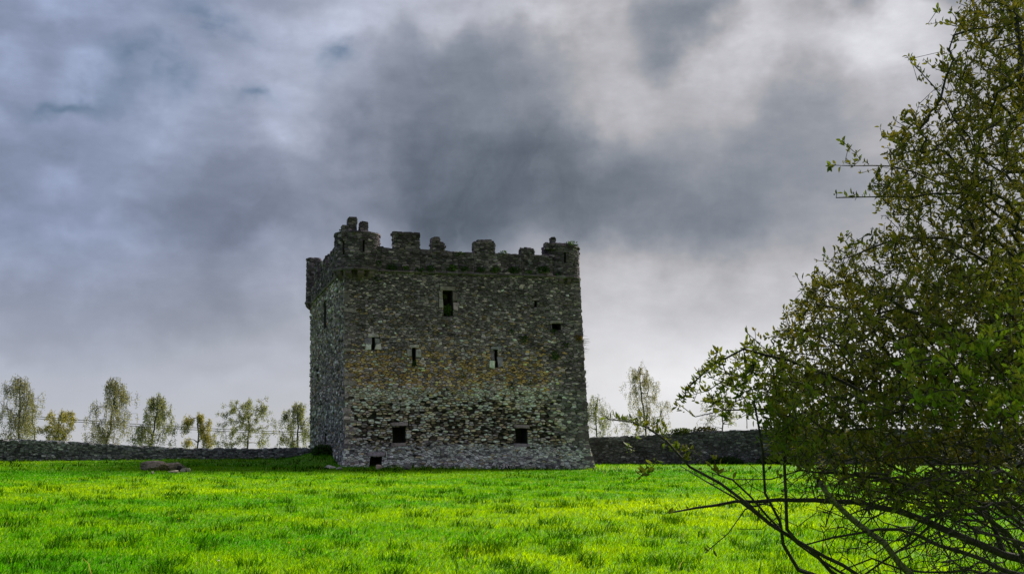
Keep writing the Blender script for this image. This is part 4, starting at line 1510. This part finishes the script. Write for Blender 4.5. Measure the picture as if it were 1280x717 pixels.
# ------------------------------------------------------------------ the shrub close to the camera
def build_shrub():
    r = random.Random(77)
    base = Vector((3.55, 6.7, gz(3.55, 6.7) - 0.05))
    sh = thing('leafy_shrub', (base.x, base.y, gz(base.x, base.y)), 'large dark leafy shrub with tangled bare lower branches in the foreground', 'shrub')
    T = Tree(base)
    T.depth = np.zeros(120000)
    def line(pts, dep, par, r0, r1, wig=0.008):
        d0, d1 = dep
        n = len(pts)
        return T.poly([at_depth(x, y, d0 + (d1 - d0) * i / max(1, n - 1)) for i, (x, y) in enumerate(pts)], par, r0, r1, 0.10, wig, r)
    # off-frame stems rising from the base
    s1 = line([(1410, 850), (1390, 760), (1372, 690)], (6.6, 6.4), 0, 0.055, 0.045)
    s2 = line([(1360, 600), (1330, 480), (1300, 330), (1285, 180), (1270, 20), (1262, -80)], (6.4, 6.8), s1[-1], 0.042, 0.010, 0.012)
    s3 = line([(1440, 800), (1440, 600), (1410, 420), (1380, 250), (1360, 80), (1350, -60)], (7.0, 7.6), 0, 0.05, 0.010, 0.012)
    s4 = line([(1400, 560), (1320, 500), (1240, 440), (1160, 395), (1085, 365)], (6.2, 5.6), s1[-1], 0.03, 0.006, 0.012)
    def near(ids, k): return ids[min(len(ids) - 1, int(len(ids) * k))]
    # traced lower branches
    b1 = line([(1330, 705), (1280, 700), (1234, 684), (1172, 658), (1126, 640), (1068, 628), (1019, 624), (970, 625), (919, 628), (870, 634), (836, 642)], (6.3, 5.7), s1[-1], 0.026, 0.0035, 0.005)
    b2 = line([(1230, 735), (1180, 740), (1150, 730), (1126, 708), (1106, 681), (1068, 648), (1039, 623), (1022, 600)], (6.2, 5.5), s1[-2], 0.022, 0.011, 0.006)
    b3 = line([(1120, 745), (1060, 735), (998, 712), (979, 682), (973, 652), (957, 615), (954, 566), (948, 530), (940, 500)], (6.2, 5.8), near(b2, 0.2), 0.015, 0.005, 0.006)
    b4 = line([(984, 660), (983, 627), (980, 578), (985, 540), (990, 500)], (5.8, 5.9), near(b3, 0.5), 0.010, 0.004, 0.006)
    b5 = line([(960, 655), (928, 626), (899, 606), (861, 581), (832, 553), (812, 535), (790, 526), (760, 523)], (5.8, 5.9), near(b3, 0.4), 0.010, 0.003, 0.005)
    b5b = line([(940, 640), (915, 622), (880, 602), (850, 582)], (5.8, 6.0), near(b3, 0.42), 0.007, 0.002, 0.005)
    b6 = line([(932, 636), (907, 668), (882, 689)], (5.8, 5.7), near(b1, 0.74), 0.004, 0.002, 0.005)
    b7 = line([(915, 600), (900, 592), (875, 570)], (5.8, 5.9), near(b5, 0.45), 0.006, 0.002)
    b8 = line([(1230, 640), (1170, 612), (1110, 600), (1050, 592), (1000, 590), (960, 600)], (6.3, 6.0), near(b1, 0.2), 0.014, 0.003, 0.008)
    b9 = line([(1300, 640), (1220, 625), (1150, 600), (1090, 570)], (6.6, 6.2), s1[-1], 0.014, 0.004, 0.008)
    b10 = line([(1280, 720), (1200, 690), (1150, 668), (1100, 660), (1040, 668), (1000, 680)], (6.0, 5.6), s1[-3], 0.014, 0.003, 0.008)
    b11 = line([(1260, 665), (1220, 640), (1170, 590), (1140, 555)], (6.1, 5.9), near(b1, 0.15), 0.012, 0.004, 0.008)
    b12 = line([(1320, 560), (1280, 500), (1240, 492), (1190, 500), (1130, 497), (1060, 505)], (6.3, 5.4), s2[2], 0.012, 0.003, 0.008)
    b13 = line([(1300, 520), (1277, 498), (1262, 480), (1240, 450), (1225, 425)], (5.9, 5.2), s2[2], 0.009, 0.003, 0.004)
    b14 = line([(1180, 640), (1120, 690), (1080, 720), (1040, 745)], (6.1, 6.2), near(b1, 0.35), 0.008, 0.004, 0.006)
    b15 = line([(1210, 712), (1160, 716), (1090, 700), (1050, 712)], (6.0, 5.9), s1[-3], 0.008, 0.003, 0.006)
    b16 = line([(1310, 400), (1240, 330), (1180, 300), (1120, 300), (1060, 320)], (6.4, 6.2), near(s2, 0.4), 0.014, 0.004, 0.01)
    b17 = line([(1290, 250), (1220, 190), (1170, 110), (1140, 82)], (6.5, 6.4), near(s2, 0.6), 0.010, 0.003, 0.008)
    b18 = line([(1290, 300), (1210, 240), (1140, 215), (1090, 205), (1040, 206)], (6.4, 6.5), near(s2, 0.5), 0.011, 0.002, 0.006)
    b19 = line([(1100, 500), (1040, 470), (985, 450), (930, 438), (885, 455), (862, 482)], (5.9, 5.9), near(b12, 0.7), 0.008, 0.002, 0.006)
    b20 = line([(1010, 530), (960, 510), (905, 512), (872, 520), (846, 500)], (5.9, 6.0), near(b4, 0.8), 0.006, 0.002, 0.006)
    b21 = line([(1140, 246), (1085, 246), (1044, 243)], (6.4, 6.5), near(b18, 0.45), 0.005, 0.002)
    for k_ in range(16):
        x0, y0 = 1300 + r.uniform(-30, 40), r.uniform(590, 720)
        x1, y1 = r.uniform(1030, 1180), r.uniform(575, 705)
        xm, ym = (x0 + x1) / 2, (y0 + y1) / 2 - r.uniform(-10, 45)
        da = r.uniform(5.6, 7.4)
        line([((x0 + xm) / 2, (y0 + ym) / 2 - 8), (xm, ym), ((x1 + xm) / 2, (y1 + ym) / 2 - 6), (x1, y1)], (da, da - r.uniform(-0.4, 0.8)), (s1 + s3[:6])[r.randrange(len(s1) + 5)], r.uniform(0.004, 0.010), 0.002, 0.014)
    traced = T.n

    leafy, bare = [], []
    def inside(poly, x, y):
        c = False
        for i in range(len(poly)):
            (x1, y1), (x2, y2) = poly[i], poly[i - 1]
            if (y1 > y) != (y2 > y) and x < (x2 - x1) * (y - y1) / (y2 - y1) + x1: c = not c
        return c
    def scatter(poly, n, d0, d1, lst, leaves=9, lsz=1.0, tone=0.0):
        xs = [p[0] for p in poly]; ys = [p[1] for p in poly]
        k = 0
        while k < n:
            x, y = r.uniform(min(xs), max(xs)), r.uniform(min(ys), max(ys))
            if not inside(poly, x, y): continue
            x += r.gauss(0, 9); y += r.gauss(0, 9)
            lst.append((at_depth(x, y, r.uniform(d0, d1)), leaves, lsz, tone))
            k += 1
    crown = [(1300, 110), (1250, 120), (1200, 150), (1165, 180), (1125, 178), (1098, 215), (1092, 262), (1118, 285), (1078, 296), (1036, 320), (1008, 348), (984, 384), (968, 415), (966, 455), (955, 500), (962, 545), (1000, 578), (1080, 590), (1180, 585), (1300, 575)]
    scatter(crown, 3900, 5.7, 8.6, leafy, 10, 0.84, 0.0)
    scatter([(1300, 300), (1180, 330), (1060, 380), (1000, 420), (985, 460), (970, 520), (1010, 560), (1100, 560), (1300, 540)], 1150, 5.2, 6.9, leafy, 9, 0.88, 0.25)
    scatter([(1300, 395), (1190, 410), (1120, 440), (1110, 480), (1170, 510), (1300, 520)], 190, 4.7, 5.5, leafy, 9, 0.95, 0.75)
    scatter([(955, 485), (1010, 480), (1025, 540), (1000, 585), (965, 580)], 150, 5.4, 6.3, leafy, 9, 0.92, 0.5)
    scatter([(1310, -60), (1230, -40), (1205, 10), (1190, 80), (1180, 130), (1200, 160), (1300, 130)], 760, 6.0, 7.8, leafy, 8, 0.85, 0.0)
    scatter([(1185, 60), (1140, 70), (1130, 85), (1150, 105), (1200, 110)], 16, 6.2, 6.8, leafy, 8, 1.0, 0.0)
    scatter([(1175, 130), (1130, 138), (1100, 180), (1130, 200), (1190, 170)], 90, 6.0, 7.0, leafy, 8, 0.9, 0.0)
    scatter([(985, 425), (940, 428), (900, 445), (868, 470), (848, 492), (885, 512), (940, 530), (965, 520), (985, 480)], 190, 5.5, 6.4, leafy, 8, 0.92, 0.45)
    scatter([(1300, 110), (1430, 60), (1470, 560), (1300, 575)], 330, 6.0, 8.6, leafy, 8, 1.1, 0.0)
    scatter([(1000, 590), (1110, 600), (1290, 590), (1290, 640), (1150, 640), (1040, 620)], 520, 5.3, 7.8, leafy, 7, 0.85, 0.3)
    # leafless twigs of the dark underside
    scatter([(980, 575), (1100, 570), (1310, 540), (1310, 720), (1180, 725), (1120, 650), (1030, 640), (990, 610)], 1900, 5.2, 8.0, bare)
    scatter([(1020, 640), (1120, 660), (1290, 690), (1290, 740), (1100, 740), (1020, 700)], 420, 5.3, 7.2, bare)
    scatter([(900, 590), (960, 580), (1000, 640), (990, 700), (930, 640), (870, 600)], 60, 5.6, 6.2, bare)
    # explicit sprays standing out of the outline
    for pts, dep in [([(1060, 186), (1052, 176), (1070, 192), (1045, 206), (1056, 203), (1036, 208), (1075, 200)], 6.5), ([(1046, 242), (1058, 246), (1070, 246)], 6.5),
                     ([(1133, 70), (1140, 78), (1150, 84), (1183, 72)], 6.4), ([(1058, 292), (1052, 298), (1068, 300)], 6.2), ([(1030, 318), (1036, 325), (1012, 344), (1020, 352)], 6.2),
                     ([(757, 522), (764, 524), (773, 522), (782, 526), (790, 525), (800, 517), (806, 524), (812, 530), (822, 527), (797, 531), (830, 528)], 5.9),
                     ([(848, 566), (842, 562), (856, 569), (790, 565), (784, 568)], 5.9), ([(835, 640), (806, 590), (801, 594), (812, 590)], 5.7), ([(850, 556), (835, 552), (862, 560)], 5.9),
                     ([(868, 478), (862, 486), (873, 464), (892, 440), (886, 458), (900, 446), (850, 500), (846, 508), (856, 494)], 5.9), ([(1172, 12), (1160, 30), (1178, 28), (1195, 18)], 6.6),
                     ([(892, 572), (898, 588), (884, 690)], 5.8)]:
        for (x, y) in pts: leafy.append((at_depth(x, y, dep + r.uniform(-0.08, 0.08)), 9, 0.95, 0.3))
    alltips = [(t, True) for t in leafy] + [(t, False) for t in bare]
    hub = at_depth(1330, 480, 6.5)
    alltips.sort(key=lambda t: (t[0][0] - hub).length)
    out = []
    for (t, isleaf) in alltips:
        e = T.reach(np.array(t[0]), r, 0.10, 0.05 if isleaf else -0.03, 0.010)
        if isleaf: out.append((e, t))
    rad, cnt = T.radii(0.0020, 0.38, 0.05)
    twigs = MB(); k = 0
    chs = T.chains(cnt)
    chs.sort(key=lambda c: -rad[c[min(1, len(c) - 1)]] * len(c))
    lich = set(b2)
    for ch in chs:
        rr = rad[ch].copy()
        if ch[0] != 0: rr[0] = min(rr[0], rr[1] * 1.25)
        if k < 70 and rr[1] > 0.004 and len(ch) > 5:
            m1 = MB(); tube(m1, T.P[ch], rr, 7)
            m1.build('trunk' if ch[0] == 0 else 'branch', M_LICHEN if len(lich & set(ch)) > 8 else M_BARK, sh, True); k += 1
        else:
            tube(twigs, T.P[ch], rr, 4 if rr[1] > 0.003 else 3)
    twigs.build('twigs', M_BARK, sh, kind='stuff')
    # leaves in whorls on the last centimetres of each shoot
    rs = np.random.default_rng(9)
    pos, dr, nr, ln, wd, cl = [], [], [], [], [], []
    for e, (p, nlv, lsz, tone) in out:
        pth = [e]
        while len(pth) < 3 and T.par[pth[-1]] > 0: pth.append(T.par[pth[-1]])
        a, b = T.P[pth[0]], T.P[pth[-1]]
        ax = a - b
        L = np.linalg.norm(ax)
        if L < 1e-6: ax = np.array([0, 0, 1.0]); L = 1
        ax = ax / L
        ax2 = ax * 0.6 + np.array([0, 0, 0.4])
        n = max(4, int(nlv * rs.uniform(0.7, 1.35)))
        green = np.array([0.070, 0.088, 0.013]); olive = np.array([0.140, 0.120, 0.018]); bright = np.array([0.12, 0.22, 0.014])
        base_c = green + (olive - green) * rs.random()
        if tone > 0: base_c = base_c + (bright - base_c) * tone * rs.uniform(0.3, 1.0)
        for i in range(n):
            t = rs.random() ** 1.6 * min(L, 0.16)
            q = a - ax * t + rs.normal(0, 0.004, 3)
            out_d = rs.normal(0, 1, 3); out_d -= ax * out_d.dot(ax); out_d /= np.linalg.norm(out_d) + 1e-9
            d = ax2 * rs.uniform(0.3, 1.1) + out_d * rs.uniform(0.5, 1.0) + np.array([0, 0, 0.15])
            d /= np.linalg.norm(d)
            pos.append(q); dr.append(d); nr.append(ax + rs.normal(0, 0.35, 3))
            l = 0.036 * lsz * rs.uniform(0.55, 1.3)
            ln.append(l); wd.append(l * rs.uniform(0.36, 0.5)); cl.append(base_c * math.exp(rs.normal(0, 0.22)))
    pos, dr, nr, ln, wd, cl = map(np.array, (pos, dr, nr, ln, wd, cl))
    # the 300 leaves that show largest are objects of their own
    rel = pos - np.array([0, 0, EYE])
    px = CX + rel[:, 0] / rel[:, 1] * F
    face = np.abs(np.einsum('ij,ij->i', nr / np.linalg.norm(nr, axis=1)[:, None], rel / np.linalg.norm(rel, axis=1)[:, None]))
    score = ln * wd * (0.3 + face) / rel[:, 1] ** 2 * ((px < 1278))
    order = np.argsort(-score)
    for i in order[:300]:
        V_, tri, cc = leaf_arrays(pos[i:i + 1], dr[i:i + 1], nr[i:i + 1], ln[i:i + 1], wd[i:i + 1], cl[i:i + 1])
        np_mesh('leaf', V_, tri, cc, M_LEAF, sh)
    rest = order[300:]
    V_, tri, cc = leaf_arrays(pos[rest], dr[rest], nr[rest], ln[rest], wd[rest], cl[rest])
    np_mesh('foliage', V_, tri, cc, M_LEAF, sh, kind='stuff')
    print('shrub nodes', T.n, 'leaves', len(pos))


build_shrub()
place_things()
tris = sum(len(o.data.loop_triangles) if o.data.loop_triangles else sum(len(p.vertices) - 2 for p in o.data.polygons) for o in COL.objects if o.type == 'MESH' and len(o.data.polygons) < 20000)
print('small-mesh tris', tris, 'objects', len(COL.objects))
